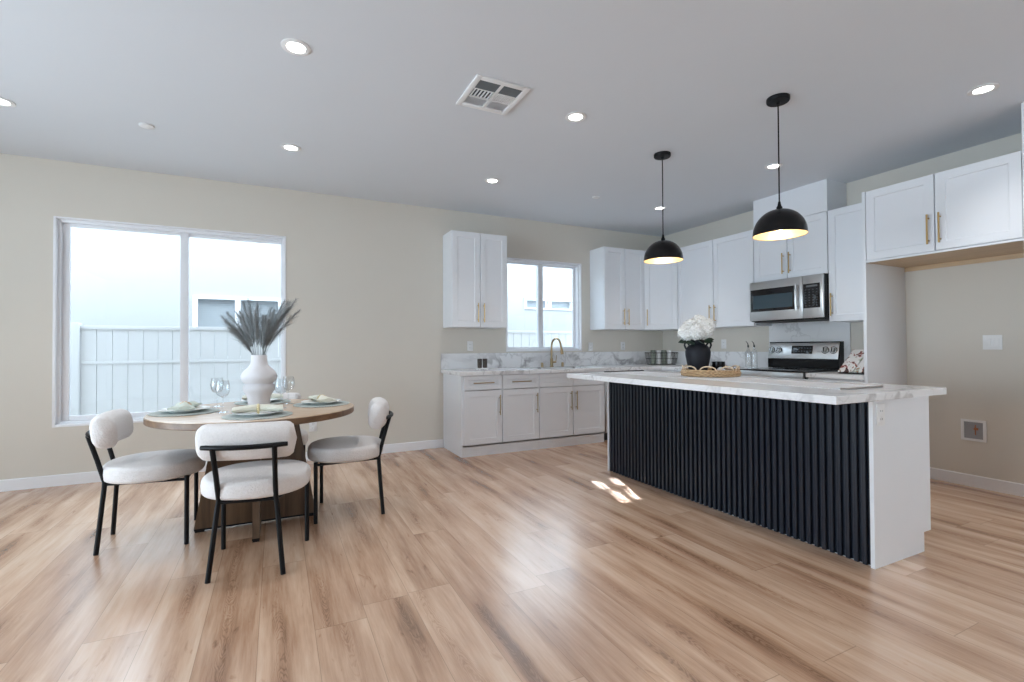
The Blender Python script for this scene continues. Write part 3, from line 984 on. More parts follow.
# ------------------------------------------------------------------ outlets
def outlet(name, label, c, u, n, w=0.072, h=0.115, kind='duplex', group=None, cat='outlet'):
    """c: centre on wall face"""
    c, u, n = Vector(c), Vector(u), Vector(n)
    r = thing(name, label, cat, c)
    MB().obox(c + n * 0.003, u, UZ, n, w, h, 0.005, 0.0015).build('cover_plate', M['plastic'], r, world=True)
    if kind == 'duplex':
        for s in (-1, 1):
            f = MB().obox(c + n * 0.0062 + UZ * s * 0.021, u, UZ, n, 0.034, 0.029, 0.003, 0.001).build('socket_face', M['plastic'], r, world=True)
            MB().obox(c + n * 0.0079 + UZ * s * 0.021 + u * 0.007, u, UZ, n, 0.003, 0.009, 0.0006).obox(c + n * 0.0079 + UZ * s * 0.021 - u * 0.007, u, UZ, n, 0.003, 0.009, 0.0006).build('slot', M['slot'], f, world=True)
    else:
        for s in (-1, 1):
            MB().obox(c + n * 0.0062 + u * s * w * 0.22, u, UZ, n, 0.032, 0.066, 0.004, 0.001).build('rocker', M['plastic'], r, world=True)
    return r


outlet('outlet', 'white wall outlet low on the wall behind the round table', (-4.725, 0, 0.352), UX, n_)
outlet('outlet', 'white outlet above the backsplash under the lone wall cabinet', (-3.004, 0, 1.163), UX, n_)
outlet('outlet', 'white outlet beside the kitchen window, above the backsplash', (-1.277, 0, 1.148), UX, n_)
outlet('outlet', 'white outlet under the corner wall cabinets, near the towel basket', (-0.735, 0, 1.155), UX, n_)
outlet('outlet', 'white outlet on the range wall above the black vase', (0, -1.068, 1.173), uy, nx)
outlet('wall_switch', 'white double wall plate in the fridge alcove above the recessed box', (0, -3.598, 1.165), uy, nx, 0.115, 0.115, 'rocker', cat='switch')
outlet('outlet', 'white outlet at the top of the island end panel', (-2.248, IY0, 0.785), UX, n_, 0.072, 0.115)
wbx = thing('water_box', 'recessed white ice maker water box low in the fridge alcove', 'water box', (0, -3.475, 0.455))
c = Vector((0, -3.475, 0.455))
f = MB()
w2, h2, k = 0.078, 0.085, 0.018
f.box(-0.012, -0.0005, c.y - w2, c.y - w2 + k, c.z - h2, c.z + h2).box(-0.012, -0.0005, c.y + w2 - k, c.y + w2, c.z - h2, c.z + h2)
f.box(-0.012, -0.0005, c.y - w2 + k, c.y + w2 - k, c.z + h2 - k, c.z + h2).box(-0.012, -0.0005, c.y - w2 + k, c.y + w2 - k, c.z - h2, c.z - h2 + k)
f.build('box_frame', M['plastic'], wbx, world=True)
MB().box(-0.0030, -0.0008, c.y - w2 + k, c.y + w2 - k, c.z - h2 + k, c.z + h2 - k).build('recess', M['plastic_in'], wbx, world=True)
MB().tube([(-0.007, c.y - 0.012, c.z - 0.035), (-0.007, c.y - 0.012, c.z + 0.045)], 0.0035).box(-0.0115, -0.0032, c.y - 0.030, c.y - 0.002, c.z + 0.004, c.z + 0.022, 0.002).build('valve', M['copper'], wbx, world=True)

# ------------------------------------------------------------------ faucet and dispensers
fa = thing('faucet', 'champagne bronze gooseneck faucet at the kitchen sink', 'faucet', (-1.94, -0.095, CT))
MB().lathe([(0, 0.0005), (0.027, 0.0005), (0.027, 0.008), (0.019, 0.014), (0.019, 0.105), (0.014, 0.115), (0, 0.115)], 24).build('body', M['bronze'], fa)
pts = [(0, 0, 0.10), (0, 0, 0.255)]
for i in range(1, 13):
    a = PI * i / 12
    pts.append((0.02 * (1 - math.cos(a)) / 2, -0.095 + 0.095 * math.cos(a), 0.255 + 0.105 * math.sin(a)))
pts.append((0.022, -0.198, 0.235))
MB().tube(pts, 0.0125, 12).build('spout', M['bronze'], fa)
MB().tube([(0.022, -0.197, 0.245), (0.024, -0.205, 0.20), (0.026, -0.210, 0.165)], [0.014, 0.018, 0.020], 14).build('spray_head', M['bronze'], fa)
MB().tube([(0.012, 0, 0.062), (0.058, -0.012, 0.066)], 0.013, 12).tube([(0.052, -0.012, 0.066), (0.066, -0.014, 0.15)], [0.006, 0.004], 8).build('lever', M['bronze'], fa)
for nm_, x, lb in (('soap_pump', -2.078, 'small round bronze cap on the counter towards the dining side of the faucet'), ('air_gap', -1.778, 'small bronze air gap cylinder on the counter towards the corner side of the faucet')):
    g = thing(nm_, lb, 'sink fitting', (x, -0.095, CT))
    MB().lathe([(0, 0.0005), (0.02, 0.0005), (0.02, 0.004), (0.016, 0.006), (0.016, 0.052), (0.012, 0.058), (0, 0.058)], 20).build('cap', M['bronze'], g)

# ------------------------------------------------------------------ range
rg = thing('range', 'stainless electric range with black glass top and backguard', 'range', (-0.33, -2.125, 0))
RY0, RY1 = -2.508, -1.746
MB().box(-0.640, -0.025, RY0, RY1, 0.03, 0.893).build('body', M['black_gloss'], rg, world=True)
MB().box(-0.668, -0.022, RY0 - 0.002, RY1 + 0.002, 0.8935, 0.908, 0.003).build('cooktop', M['blackglass'], rg, world=True)
d = MB().box(-0.672, -0.641, RY0 + 0.004, RY1 - 0.004, 0.25, 0.80, 0.004).build('oven_door', M['steel'], rg, world=True)
MB().box(-0.674, -0.6715, RY0 + 0.09, RY1 - 0.09, 0.36, 0.66).build('window', M['blackglass'], d, world=True)
MB().tube([(-0.715, RY0 + 0.05, 0.765), (-0.715, RY1 - 0.05, 0.765)], 0.011).tube([(-0.672, RY0 + 0.09, 0.765), (-0.715, RY0 + 0.09, 0.765)], 0.008).tube([(-0.672, RY1 - 0.09, 0.765), (-0.715, RY1 - 0.09, 0.765)], 0.008).build('handle', M['steel'], d, world=True)
MB().box(-0.672, -0.641, RY0 + 0.004, RY1 - 0.004, 0.06, 0.245, 0.004).build('drawer', M['steel'], rg, world=True)
MB().box(-0.672, -0.641, RY0 + 0.004, RY1 - 0.004, 0.803, 0.891, 0.003).build('front_trim', M['steel'], rg, world=True)
# backguard: dark side cheeks and lower strip, sloping steel face
MB().prism([(-0.022, 0.909), (-0.108, 0.909), (-0.108, 1.000), (-0.072, 1.188), (-0.022, 1.188)], RY0 + 0.002, RY1 - 0.002, axis='y').build('backguard', M['black_gloss'], rg, world=True, smooth=False)
nv = Vector((-0.188, 0, 0.036)).normalized()
vv = Vector((0.036, 0, 0.188)).normalized()
cf = Vector((-0.0945, (RY0 + RY1) / 2, 1.084))
pn = MB().obox(cf + nv * 0.004 + vv * 0.008, uy, vv, nv, RY1 - RY0 - 0.016, 0.170, 0.010, 0.003).build('steel_fascia', M['steel'], rg, world=True)
dp = MB().obox(cf + nv * 0.0095 + vv * 0.018 + uy * 0.005, uy, vv, nv, 0.225, 0.085, 0.003, 0.001).build('display', M['blackglass'], rg, world=True)
for j in range(2):
    lc = MB()
    for i in range(7):
        lc.obox(cf + nv * 0.0112 + vv * (0.035 - 0.032 * j) + uy * (-0.085 + 0.03 * i), uy, vv, nv, 0.016, 0.010, 0.0006)
    lc.build('legend_row', M['lcd'], dp, world=True)
for yo in (-0.335, -0.255, 0.245, 0.325):
    kc = cf + nv * 0.009 + vv * 0.015 + uy * yo
    kb = MB()
    kb.tube([kc, kc + nv * 0.006], 0.031, 24)
    kb.tube([kc + nv * 0.006, kc + nv * 0.030], [0.024, 0.021], 24)
    ko = kb.build('knob', M['steel'], rg, world=True)
    MB().obox(kc + nv * 0.0315, uy, vv, nv, 0.008, 0.042, 0.006, 0.001).build('grip', M['black_gloss'], ko, world=True)
    ring = MB()
    ring.tube([kc + nv * 0.0005 + (uy * math.cos(a * PI / 12) + vv * math.sin(a * PI / 12)) * 0.033 for a in range(24)], 0.0045, 6, closed=True)
    ring.build('skirt', M['black_gloss'], ko, world=True)
el = MB()
for ex, ey, er in ((-0.48, -1.94, 0.10), (-0.48, -2.32, 0.085), (-0.24, -1.94, 0.075), (-0.24, -2.32, 0.10)):
    el.tube([(ex + er * math.cos(a * PI / 20), ey + er * math.sin(a * PI / 20), 0.9082) for a in range(40)], 0.0012, 4, closed=True)
el.build('burner_ring', M['keys'], rg, world=True)

# ------------------------------------------------------------------ microwave
mw = thing('microwave', 'stainless over-the-range microwave between the wall cabinets', 'microwave', (-0.2, -2.14, 1.405))
MY0, MY1, MZ0, MZ1 = -2.536, -1.748, 1.408, 1.836
MB().box(-0.372, -0.002, MY0, MY1, MZ0, MZ1, 0.003).build('body', M['black_gloss'], mw, world=True)
dr = MB().box(-0.398, -0.3725, -2.335, MY1 + 0.002, MZ0 + 0.008, MZ1 - 0.002, 0.004).build('door', M['steel'], mw, world=True)
MB().box(-0.4005, -0.3982, -2.262, MY1 - 0.012, MZ0 + 0.105, MZ1 - 0.085, 0.001).build('dark_glass', M['blackglass'], dr, world=True)
MB().box(-0.4018, -0.4006, -2.235, MY1 - 0.045, MZ0 + 0.135, MZ1 - 0.150).build('viewing_window', M['mwglass'], dr, world=True)
hd = MB()
hd.tube([(-0.432, -2.292, MZ0 + 0.095), (-0.438, -2.292, MZ0 + 0.16), (-0.438, -2.292, MZ1 - 0.14), (-0.432, -2.292, MZ1 - 0.075)], 0.013, 12)
hd.tube([(-0.398, -2.292, MZ0 + 0.115), (-0.434, -2.292, MZ0 + 0.115)], 0.009).tube([(-0.398, -2.292, MZ1 - 0.095), (-0.434, -2.292, MZ1 - 0.095)], 0.009)
hd.build('handle', M['steel'], dr, world=True)
cp = MB().box(-0.398, -0.3725, MY0 + 0.001, -2.3375, MZ0 + 0.008, MZ1 - 0.002, 0.004).build('control_panel', M['steel'], mw, world=True)
kp = MB().box(-0.4000, -0.3982, MY0 + 0.028, -2.345, MZ0 + 0.105, MZ1 - 0.085, 0.001).build('keypad', M['blackglass'], cp, world=True)
ks = MB()
for i in range(4):
    for j in range(7):
        yy_ = -2.370 - i * 0.036
        zz_ = MZ0 + 0.125 + j * 0.026
        ks.box(-0.4006, -0.4001, yy_ - 0.007, yy_ + 0.007, zz_, zz_ + 0.007)
ks.box(-0.4006, -0.4001, -2.485, -2.375, MZ1 - 0.118, MZ1 - 0.100)
ks.build('key_print', M['keys'], cp, world=True)
MB().box(-0.36, -0.05, MY0 + 0.03, MY1 - 0.03, MZ0 - 0.010, MZ0 - 0.0005).build('underside_vent', M['slot'], mw, world=True)

# ------------------------------------------------------------------ pendants
def pendant(x, y, label):
    p = thing('pendant_light', label, 'pendant lamp', (x, y, 0), 0, 'black dome pendants over the island')
    MB().lathe([(0, H - 0.001), (0.068, H - 0.001), (0.068, H - 0.022), (0.064, H - 0.028), (0.012, H - 0.030), (0.010, H - 0.045), (0, H - 0.045)], 32).build('canopy', M['black'], p)
    MB().tube([(0, 0, H - 0.044), (0, 0, 2.072)], 0.0042, 8).build('cord', M['black'], p)
    R_, h = 0.157, 0.168
    z0 = 1.858
    outer = [(R_ + 0.0015, z0)]
    for i in range(0, 13):
        a = i / 12 * PI / 2
        outer.append((max(R_ * math.cos(a) ** 0.92 if i < 12 else 0.016, 0.016), z0 + 0.006 + (h - 0.006) * math.sin(a)))
    inner = [(max(r - 0.003, 0.013), z - 0.003) for r, z in outer[1:]][::-1]
    MB().lathe(outer + [(0.016, z0 + h)]).build('shade', M['black_gloss'], p)
    MB().lathe([(0.0, z0 + h - 0.006)] + inner + [(R_ + 0.0015, z0)]).build('shade_lining', M['gold_leaf'], p)
    MB().lathe([(0.016, z0 + h - 0.001), (0.018, z0 + h + 0.012), (0.011, z0 + h + 0.026), (0.007, z0 + h + 0.05), (0, z0 + h + 0.05)], 20).build('socket_cap', M['black'], p)
    b = MB().lathe([(0, 1.885), (0.016, 1.889), (0.027, 1.903), (0.030, 1.920), (0.026, 1.940), (0.015, 1.960), (0.013, 1.985), (0.0, 1.985)], 20).build('bulb', M['bulb_on'], p)
    MB().lathe([(0, 1.984), (0.017, 1.984), (0.017, 2.02), (0, 2.02)], 16).build('lamp_holder', M['black'], p)
    lamp('pendant_glow', 'POINT', (x, y, 1.875), (0, 0, -1), 1.3, (1, 0.84, 0.62), shadow_soft_size=0.02)
    return p


pendant(-2.176, -2.307, 'black dome pendant nearer the sink window, hanging over the far end of the island')
pendant(-2.148, -3.317, 'black dome pendant nearer the camera, hanging in front of the microwave cabinet')


# ------------------------------------------------------------------ ceiling fixtures
def downlight(x, y, label, first=[None]):
    loc = (x, y, H)
    if first[0] is None:
        d = thing('recessed_light', label, 'downlight', loc, 0, 'recessed ceiling downlights')
        MB().lathe([(0.074, -0.0005), (0.074, -0.004), (0.066, -0.007), (0.050, -0.006), (0.0455, -0.0015), (0.0445, -0.0005)], 40).build('trim_ring', M['plastic'], d)
        MB().lathe([(0, -0.0008), (0.0440, -0.0008), (0.0440, -0.0030), (0, -0.0030)], 40).build('lens', M['lamp_on'], d)
        first[0] = d
    else:
        dup(first[0], loc, 0, label)
    lamp('downlight_beam', 'SPOT', (x, y, H - 0.02), (0, 0, -1), 19.0, (1, 0.97, 0.94), spot_size=math.radians(100), spot_blend=1.0, shadow_soft_size=0.05)


for x, y, lb in (
        (-4.97, -2.55, 'recessed ceiling light nearest the camera, towards the dining table side'),
        (-4.96, -1.13, 'recessed ceiling light above the dining table, by the dining window'),
        (-3.19, -2.54, 'recessed ceiling light just past the ceiling vent'),
        (-3.20, -1.12, 'recessed ceiling light in front of the lone wall cabinet, between vent and sink'),
        (-1.08, -3.945, 'recessed ceiling light near the fridge alcove cabinet'),
        (-1.08, -2.53, 'recessed ceiling light behind the cord of the nearer pendant'),
        (-1.075, -1.105, 'recessed ceiling light behind the cord of the farther pendant'),
        (-6.665, -1.12, 'recessed ceiling light at the edge of the picture over the dining window')):
    downlight(x, y, lb)
for x, y in ((-3.19, -3.95), (-4.97, -3.95), (-6.67, -2.54), (-6.67, -3.95), (-3.19, -5.40), (-1.08, -5.40)):  # extra unseen fixtures added to light the near floor
    downlight(x, y, 'recessed ceiling light added out of view for the near floor')
sd = thing('smoke_detector', 'small round white cover on the ceiling near the dining window', 'ceiling cover', (-5.90, -1.105, H))
MB().lathe([(0, -0.0005), (0.046, -0.0005), (0.046, -0.008), (0.040, -0.011), (0, -0.011)], 32).build('cover', M['plastic'], sd)
sd = thing('sprinkler_cover', 'tiny round white sprinkler cap on the ceiling before the kitchen window', 'sprinkler', (-1.99, -1.125, H))
MB().lathe([(0, -0.0005), (0.040, -0.0005), (0.040, -0.006), (0.036, -0.008), (0, -0.008)], 28).build('cover', M['plastic'], sd)

vt = thing('ceiling_vent', 'square white air register with six louvred cells in the ceiling', 'vent', (-3.83, -2.55, H))
vx0, vx1, vy0, vy1 = -4.008, -3.651, -2.735, -2.363
k = 0.036
f = MB()
zt, zb = H - 0.0005, H - 0.012
f.box(vx0, vx0 + k, vy0, vy1, zb, zt, 0.003).box(vx1 - k, vx1, vy0, vy1, zb, zt, 0.003)
f.box(vx0 + k, vx1 - k, vy0, vy0 + k, zb, zt, 0.003).box(vx0 + k, vx1 - k, vy1 - k, vy1, zb, zt, 0.003)
xm = (vx0 + vx1) / 2 + 0.004
f.box(xm - 0.010, xm + 0.010, vy0 + k, vy1 - k, zb + 0.002, zt)
ylev = [vy0 + k, vy0 + k + 0.100, vy0 + k + 0.200, vy1 - k]
for yv in ylev[1:3]:
    f.box(vx0 + k, vx1 - k, yv - 0.005, yv + 0.005, zb + 0.002, zt)
f.build('register_frame', M['plastic'], vt, world=True)
for ci, (xa, xb) in enumerate(((vx0 + k, xm - 0.010), (xm + 0.010, vx1 - k))):
    for ri in range(3):
        ya, yb_ = ylev[ri] + 0.005, ylev[ri + 1] - 0.005
        if ri == 2:
            ya, yb_ = ylev[2] + 0.005, ylev[3]
        if ri == 0:
            ya = ylev[0]
        l = MB()
        if ri == 1:
            l.box(xa, xb, ya, yb_, H - 0.0018, H - 0.0008)
            o = l.build('duct_opening', M['duct'], vt, world=True)
            l = MB()
            nn = 6 if ci == 0 else 9
            for q in range(nn):
                xx = xa + (xb - xa) * (q + 0.5) / nn
                wq = (xb - xa) / nn * (0.28 if ci == 0 else 0.55)
                l.box(xx - wq / 2, xx + wq / 2, ya, yb_, H - 0.010, H - 0.002)
            l.build('louvres', M['louver_mid' if ci == 0 else 'plastic'], vt, world=True)
        else:
            nn = 7
            for q in range(nn):
                yq = ya + (yb_ - ya) * (q + 0.5) / nn
                hq = (yb_ - ya) / nn * (0.5 if ri == 0 else 0.60)
                sgn = 1 if ri == 0 else -1
                l.prism([(yq - hq, H - 0.003 if sgn > 0 else H - 0.009), (yq + hq, H - 0.009 if sgn > 0 else H - 0.003), (yq + hq, H - 0.0075 if sgn > 0 else H - 0.0015), (yq - hq, H - 0.0015 if sgn > 0 else H - 0.0075)], xa, xb, axis='x')
            l.build('louvres', M['louver_dark' if ri == 0 else 'louver_mid'], vt, world=True)

# ------------------------------------------------------------------ dining table
TX, TY = -5.17, -1.745
tb = thing('dining_table', 'round oak dining table on a crossed tapering panel base', 'table', (TX, TY, 0))
MB().lathe([(0, 0.750), (0.592, 0.750), (0.598, 0.748), (0.598, 0.7445), (0, 0.7445)], 96).build('tabletop', M['table'], tb)
MB().lathe([(0, 0.7440), (0.598, 0.7440), (0.600, 0.742), (0.600, 0.712), (0.596, 0.708), (0, 0.708)], 96).build('apron_edge', M['table_edge'], tb)
# crossing panels, tapering upwards
for i, (ang, off) in enumerate(((0.0, 0), (PI / 2, 1))):
    u = Vector((math.cos(ang), math.sin(ang), 0))
    v = Vector((-math.sin(ang), math.cos(ang), 0))
    hw0, hw1, t = 0.352, 0.235, 0.019
    segs = [(-1, 1)] if i == 0 else [(-1, -0.0565), (0.0565, 1)]
    for si, (a, b_) in enumerate(segs):
        mb = MB()
        bm = mb.bm
        vs = []
        for z, hw_ in ((0.022, hw0), (0.707, hw1)):
            for s_ in (a, b_):
                du = s_ * hw_ if abs(s_) == 1 else s_ / 0.0565 * (t + 0.0005)
                for w_ in (-t, t):
                    p = u * du + v * w_
                    vs.append(bm.verts.new((p.x, p.y, z)))
        for fc_ in ((0, 1, 3, 2), (4, 6, 7, 5), (0, 4, 5, 1), (2, 3, 7, 6), (0, 2, 6, 4), (1, 5, 7, 3)):
            bm.faces.new([vs[q] for q in fc_])
        po = mb.build('base_panel', M['table_base'], tb, smooth=False)
        # black shoe along the bottom and pads
        sh = MB()
        c0 = a * hw0 if abs(a) == 1 else a / 0.0565 * (t + 0.0005)
        c1 = b_ * hw0 if abs(b_) == 1 else b_ / 0.0565 * (t + 0.0005)
        cm = u * (c0 + c1) / 2
        sh.obox((cm.x, cm.y, 0.0165), u, v, UZ, abs(c1 - c0), 2 * t + 0.002, 0.011)
        for s_ in (a, b_):
            if abs(s_) == 1:
                pp = u * s_ * (hw0 - 0.03)
                sh.obox((pp.x, pp.y, 0.0057), u, v, UZ, 0.05, 0.036, 0.0105)
        sh.build('shoe', M['black'], po)

# ------------------------------------------------------------------ dining chairs
def seat_mesh(w, d, z0, z1):
    """oval cushion with rounded rim and slightly crowned top"""
    m_ = MB()
    bm = m_.bm
    seg = 64
    t = z1 - z0
    rt, rb = 0.030, 0.022
    hwm = w / 2
    prof = [(0.0, z0), (0.6, z0)]
    for i in range(0, 7):
        a = -PI / 2 + PI / 2 * i / 6
        prof.append((1.0 - (rb - rb * math.cos(a)) / hwm, z0 + rb + rb * math.sin(a)))
    prof.append((1.008, (z0 + z1) / 2))
    for i in range(0, 8):
        a = PI / 2 * i / 7
        prof.append((1.0 - (rt - rt * math.cos(a)) / hwm, z1 - rt + rt * math.sin(a)))
    prof += [(0.7, z1 + 0.006), (0.35, z1 + 0.010), (0.0, z1 + 0.011)]
    rings = []
    for r, z in prof:
        if r == 0:
            rings.append([bm.verts.new((0, 0, z))])
        else:
            rg_ = []
            for k_ in range(seg):
                a = 2 * PI * k_ / seg
                ca, sa = math.cos(a), math.sin(a)
                e = 2 / 2.25
                x = math.copysign(abs(ca) ** e, ca) * w / 2 * r
                y = math.copysign(abs(sa) ** e, sa) * d / 2 * r
                rg_.append(bm.verts.new((x, y, z)))
            rings.append(rg_)
    for A, B in zip(rings, rings[1:]):
        for k_ in range(seg):
            k2 = (k_ + 1) % seg
            if len(A) == 1:
                bm.faces.new((A[0], B[k2], B[k_]))
            elif len(B) == 1:
                bm.faces.new((A[k_], A[k2], B[0]))
            else:
                bm.faces.new((A[k_], A[k2], B[k2], B[k_]))
    return m_


def back_mesh(hw, t, h, zc, yc, sag):
    """pillow swept along an arc that wraps forward at both ends; rounded ends"""
    m_ = MB()
    bm = m_.bm
    nseg, cs = 28, 24
    rings = []
    for i in range(nseg + 1):
        s_ = -1 + 2 * i / nseg
        x = s_ * hw
        y = yc + sag * (s_ * s_)
        endr = 0.24
        q = max(0.0, (abs(s_) - (1 - endr)) / endr)
        sc_h = (max(1 - q ** 2.6, 0.0)) ** 0.42
        sc_t = (max(1 - q ** 3.0, 0.0)) ** 0.5
        sc_h, sc_t = max(sc_h, 0.05), max(sc_t, 0.05)
        slope = 2 * sag * s_ / hw
        nrm = Vector((-slope, 1, 0)).normalized()
        rg_ = []
        for k_ in range(cs):
            a = 2 * PI * k_ / cs
            ca, sa = math.cos(a), math.sin(a)
            pa = math.copysign(abs(ca) ** 0.8, ca) * t / 2 * sc_t
            pb = math.copysign(abs(sa) ** 0.72, sa) * h / 2 * sc_h
            lean = -0.10 * pb
            p = Vector((x, y, zc)) + nrm * (pa + lean) + UZ * pb
            rg_.append(bm.verts.new(p))
        rings.append(rg_)
    for A, B in zip(rings, rings[1:]):
        for k_ in range(cs):
            bm.faces.new((A[k_], A[(k_ + 1) % cs], B[(k_ + 1) % cs], B[k_]))
    bm.faces.new(rings[0][::-1])
    bm.faces.new(rings[-1])
    return m_


def make_chair(label):
    c = thing('dining_chair', label, 'chair', (0, 0, 0), 0, 'boucle chairs around the round table')
    seat_mesh(0.525, 0.505, 0.388, 0.482).build('seat', M['boucle'], c, angle=80)
    back_mesh(0.226, 0.122, 0.186, 0.680, -0.232, 0.034).build('backrest', M['boucle'], c, angle=80)
    for s_ in (-1, 1):
        MB().tube([(s_ * 0.222, 0.182, 0.0), (s_ * 0.222, 0.182, 0.400)], 0.0125, 12).build('leg', M['black'], c)
        pts_ = [Vector((s_ * 0.170, -0.246, 0.0)), Vector((s_ * 0.136, -0.220, 0.350)), Vector((s_ * 0.130, -0.219, 0.392)), Vector((s_ * 0.133, -0.252, 0.52)), Vector((s_ * 0.138, -0.292, 0.662))]
        MB().tube(pts_, 0.0125, 12).build('leg', M['black'], c)
    bar = []
    for i in range(15):
        q = -1 + 2 * i / 14
        bar.append((q * 0.192, -0.314 + 0.050 * q * q, 0.664))
    MB().tube(bar, 0.0125, 12).build('back_rail', M['black'], c)
    fr = MB()
    fr.tube([(-0.222, 0.182, 0.380), (0.222, 0.182, 0.380)], 0.009, 8)
    for s_ in (-1, 1):
        fr.tube([(s_ * 0.222, 0.182, 0.380), (s_ * 0.19, 0.05, 0.380), (s_ * 0.132, -0.219, 0.378)], 0.009, 8)
    fr.tube([(-0.132, -0.219, 0.378), (0.132, -0.219, 0.378)], 0.009, 8)
    fr.build('seat_frame', M['black'], c)
    return c


ch = make_chair('cream boucle dining chair at the window end of the round table, facing the island')
ch.location = (-5.722, -1.715, 0)
ch.rotation_euler = (0, 0, -PI / 2 + 0.02)
dup(ch, (-5.150, -2.338, 0), math.radians(-11), 'cream boucle dining chair nearest the camera, its back towards us')
dup(ch, (-4.616, -1.738, 0), math.radians(81), 'cream boucle dining chair on the kitchen side of the round table, facing the window end')
dup(ch, (-5.095, -1.105, 0), math.radians(180), 'cream boucle dining chair against the wall, mostly hidden behind the ribbed white vase')


# ------------------------------------------------------------------ table settings
def setting(px, py, rz, nap, ring, who, fan):
    ZT_ = 0.7505
    pm = thing('placemat', 'round sage woven placemat under the plate ' + who, 'placemat', (px, py, ZT_), rz, 'placemats on the round table')
    MB().lathe([(0, 0), (0.182, 0), (0.186, 0.002), (0.184, 0.005), (0.12, 0.0052), (0, 0.005)], 56).build('mat', M['placemat'], pm)
    ch_ = thing('dinner_plate', 'white dinner plate holding a napkin ' + who, 'plate', (px, py, ZT_ + 0.0056), rz, 'plates on the round table')
    MB().lathe([(0, 0), (0.078, 0), (0.082, 0.004), (0.130, 0.017), (0.134, 0.019), (0.132, 0.021), (0.085, 0.008), (0.078, 0.006), (0, 0.006)], 56).build('dish', M['plate'], ch_)
    np_ = thing('napkin', ('cream' if nap == 'napkin_cream' else 'pale sage') + ' linen napkin gathered through a bead ring ' + who, 'napkin', (px, py, ZT_ + 0.0125), rz, 'napkins on the round table')
    nm = MB()
    bm = nm.bm
    nu, nv_ = 28, 18
    grid = []
    for i in range(nu + 1):
        s_ = -1 + 2 * i / nu
        row = []
        wid = 0.020 + fan * abs(s_) ** 1.3
        for j in range(nv_):
            a = 2 * PI * j / nv_
            y = math.cos(a) * wid
            z = 0.024 + math.sin(a) * (0.022 - 0.008 * abs(s_)) + 0.006 * math.cos(a * 5 + s_ * 3) * abs(s_)
            z += 0.020 * (1 - s_ * s_) * 0.4
            zmin = 0.001 + max(0.0, math.hypot(s_ * 0.135, y) - 0.078) * 0.30
            row.append(bm.verts.new((s_ * 0.132, y, max(z, zmin))))
        grid.append(row)
    for A, B in zip(grid, grid[1:]):
        for j in range(nv_):
            bm.faces.new((A[j], A[(j + 1) % nv_], B[(j + 1) % nv_], B[j]))
    bm.faces.new(grid[0][::-1])
    bm.faces.new(grid[-1])
    nm.build('cloth', M[nap], np_, angle=60)
    rb = MB()
    for q in range(11):
        a = 2 * PI * q / 11
        rb.ball((0, 0.026 * math.cos(a), 0.028 + 0.022 * math.sin(a)), 0.0085, seg=10)
    rb.build('napkin_ring', M[ring], np_)


setting(-5.572, -1.745, PI / 2, 'napkin_sage', 'ring_wood', 'on the window end of the table', 0.055)
setting(-5.158, -2.120, 0.0, 'napkin_cream', 'ring_gold', 'nearest the camera', 0.055)
setting(-4.775, -1.690, PI / 2 + 0.15, 'napkin_cream', 'ring_gold', 'on the kitchen side of the table', 0.05)
setting(-5.150, -1.350, 0.0, 'napkin_cream', 'ring_gold', 'behind the ribbed vase', 0.04)


def wine_glass(loc, label, first=[None]):
    if first[0] is None:
        g = thing('wine_glass', label, 'wine glass', loc, 0, 'wine glasses on the round table')
        MB().lathe([(0, 0.0), (0.034, 0.0), (0.035, 0.002), (0.012, 0.006), (0.0045, 0.012), (0.004, 0.085), (0.006, 0.092), (0, 0.094)], 32).build('foot_and_stem', M['wineglass'], g)
        MB().lathe([(0.0, 0.0945), (0.012, 0.095), (0.028, 0.106), (0.038, 0.125), (0.041, 0.148), (0.038, 0.172), (0.033, 0.196), (0.0322, 0.196), (0.037, 0.172), (0.0398, 0.148), (0.037, 0.126), (0.027, 0.108), (0.0, 0.097)], 32).build('bowl', M['wineglass'], g)
        first[0] = g
        return g
    return dup(first[0], loc, 0, label)


wine_glass((-5.362, -1.855, 0.7505), 'clear wine glass standing forward of the other glass on the window side of the vase')
wine_glass((-5.425, -1.500, 0.7505), 'clear wine glass partly behind another on the window side of the vase')
wine_glass((-5.035, -1.800, 0.7505), 'clear wine glass beside the vase on the kitchen side, the nearer of two')
wine_glass((-4.985, -1.545, 0.7505), 'clear wine glass behind the nearer one on the kitchen side of the vase')

# ribbed vase with pampas
VX, VY = -5.165, -1.735
vz = thing('vase', 'matte white stacked-bulge ceramic vase in the middle of the round table', 'vase', (VX, VY, 0.7505))
prof = [(0, 0.0), (0.064, 0.0), (0.067, 0.006), (0.067, 0.045), (0.070, 0.075), (0.080, 0.100), (0.092, 0.120), (0.096, 0.137), (0.094, 0.150), (0.084, 0.161),
        (0.082, 0.165), (0.088, 0.172), (0.100, 0.184), (0.107, 0.200), (0.108, 0.215), (0.103, 0.232), (0.088, 0.252), (0.066, 0.272), (0.052, 0.292), (0.0475, 0.315), (0.0475, 0.352),
        (0.045, 0.353), (0.042, 0.350), (0.042, 0.300), (0.050, 0.280), (0.0, 0.25)]
MB().lathe(prof, 56).build('body', M['vase'], vz, angle=70)


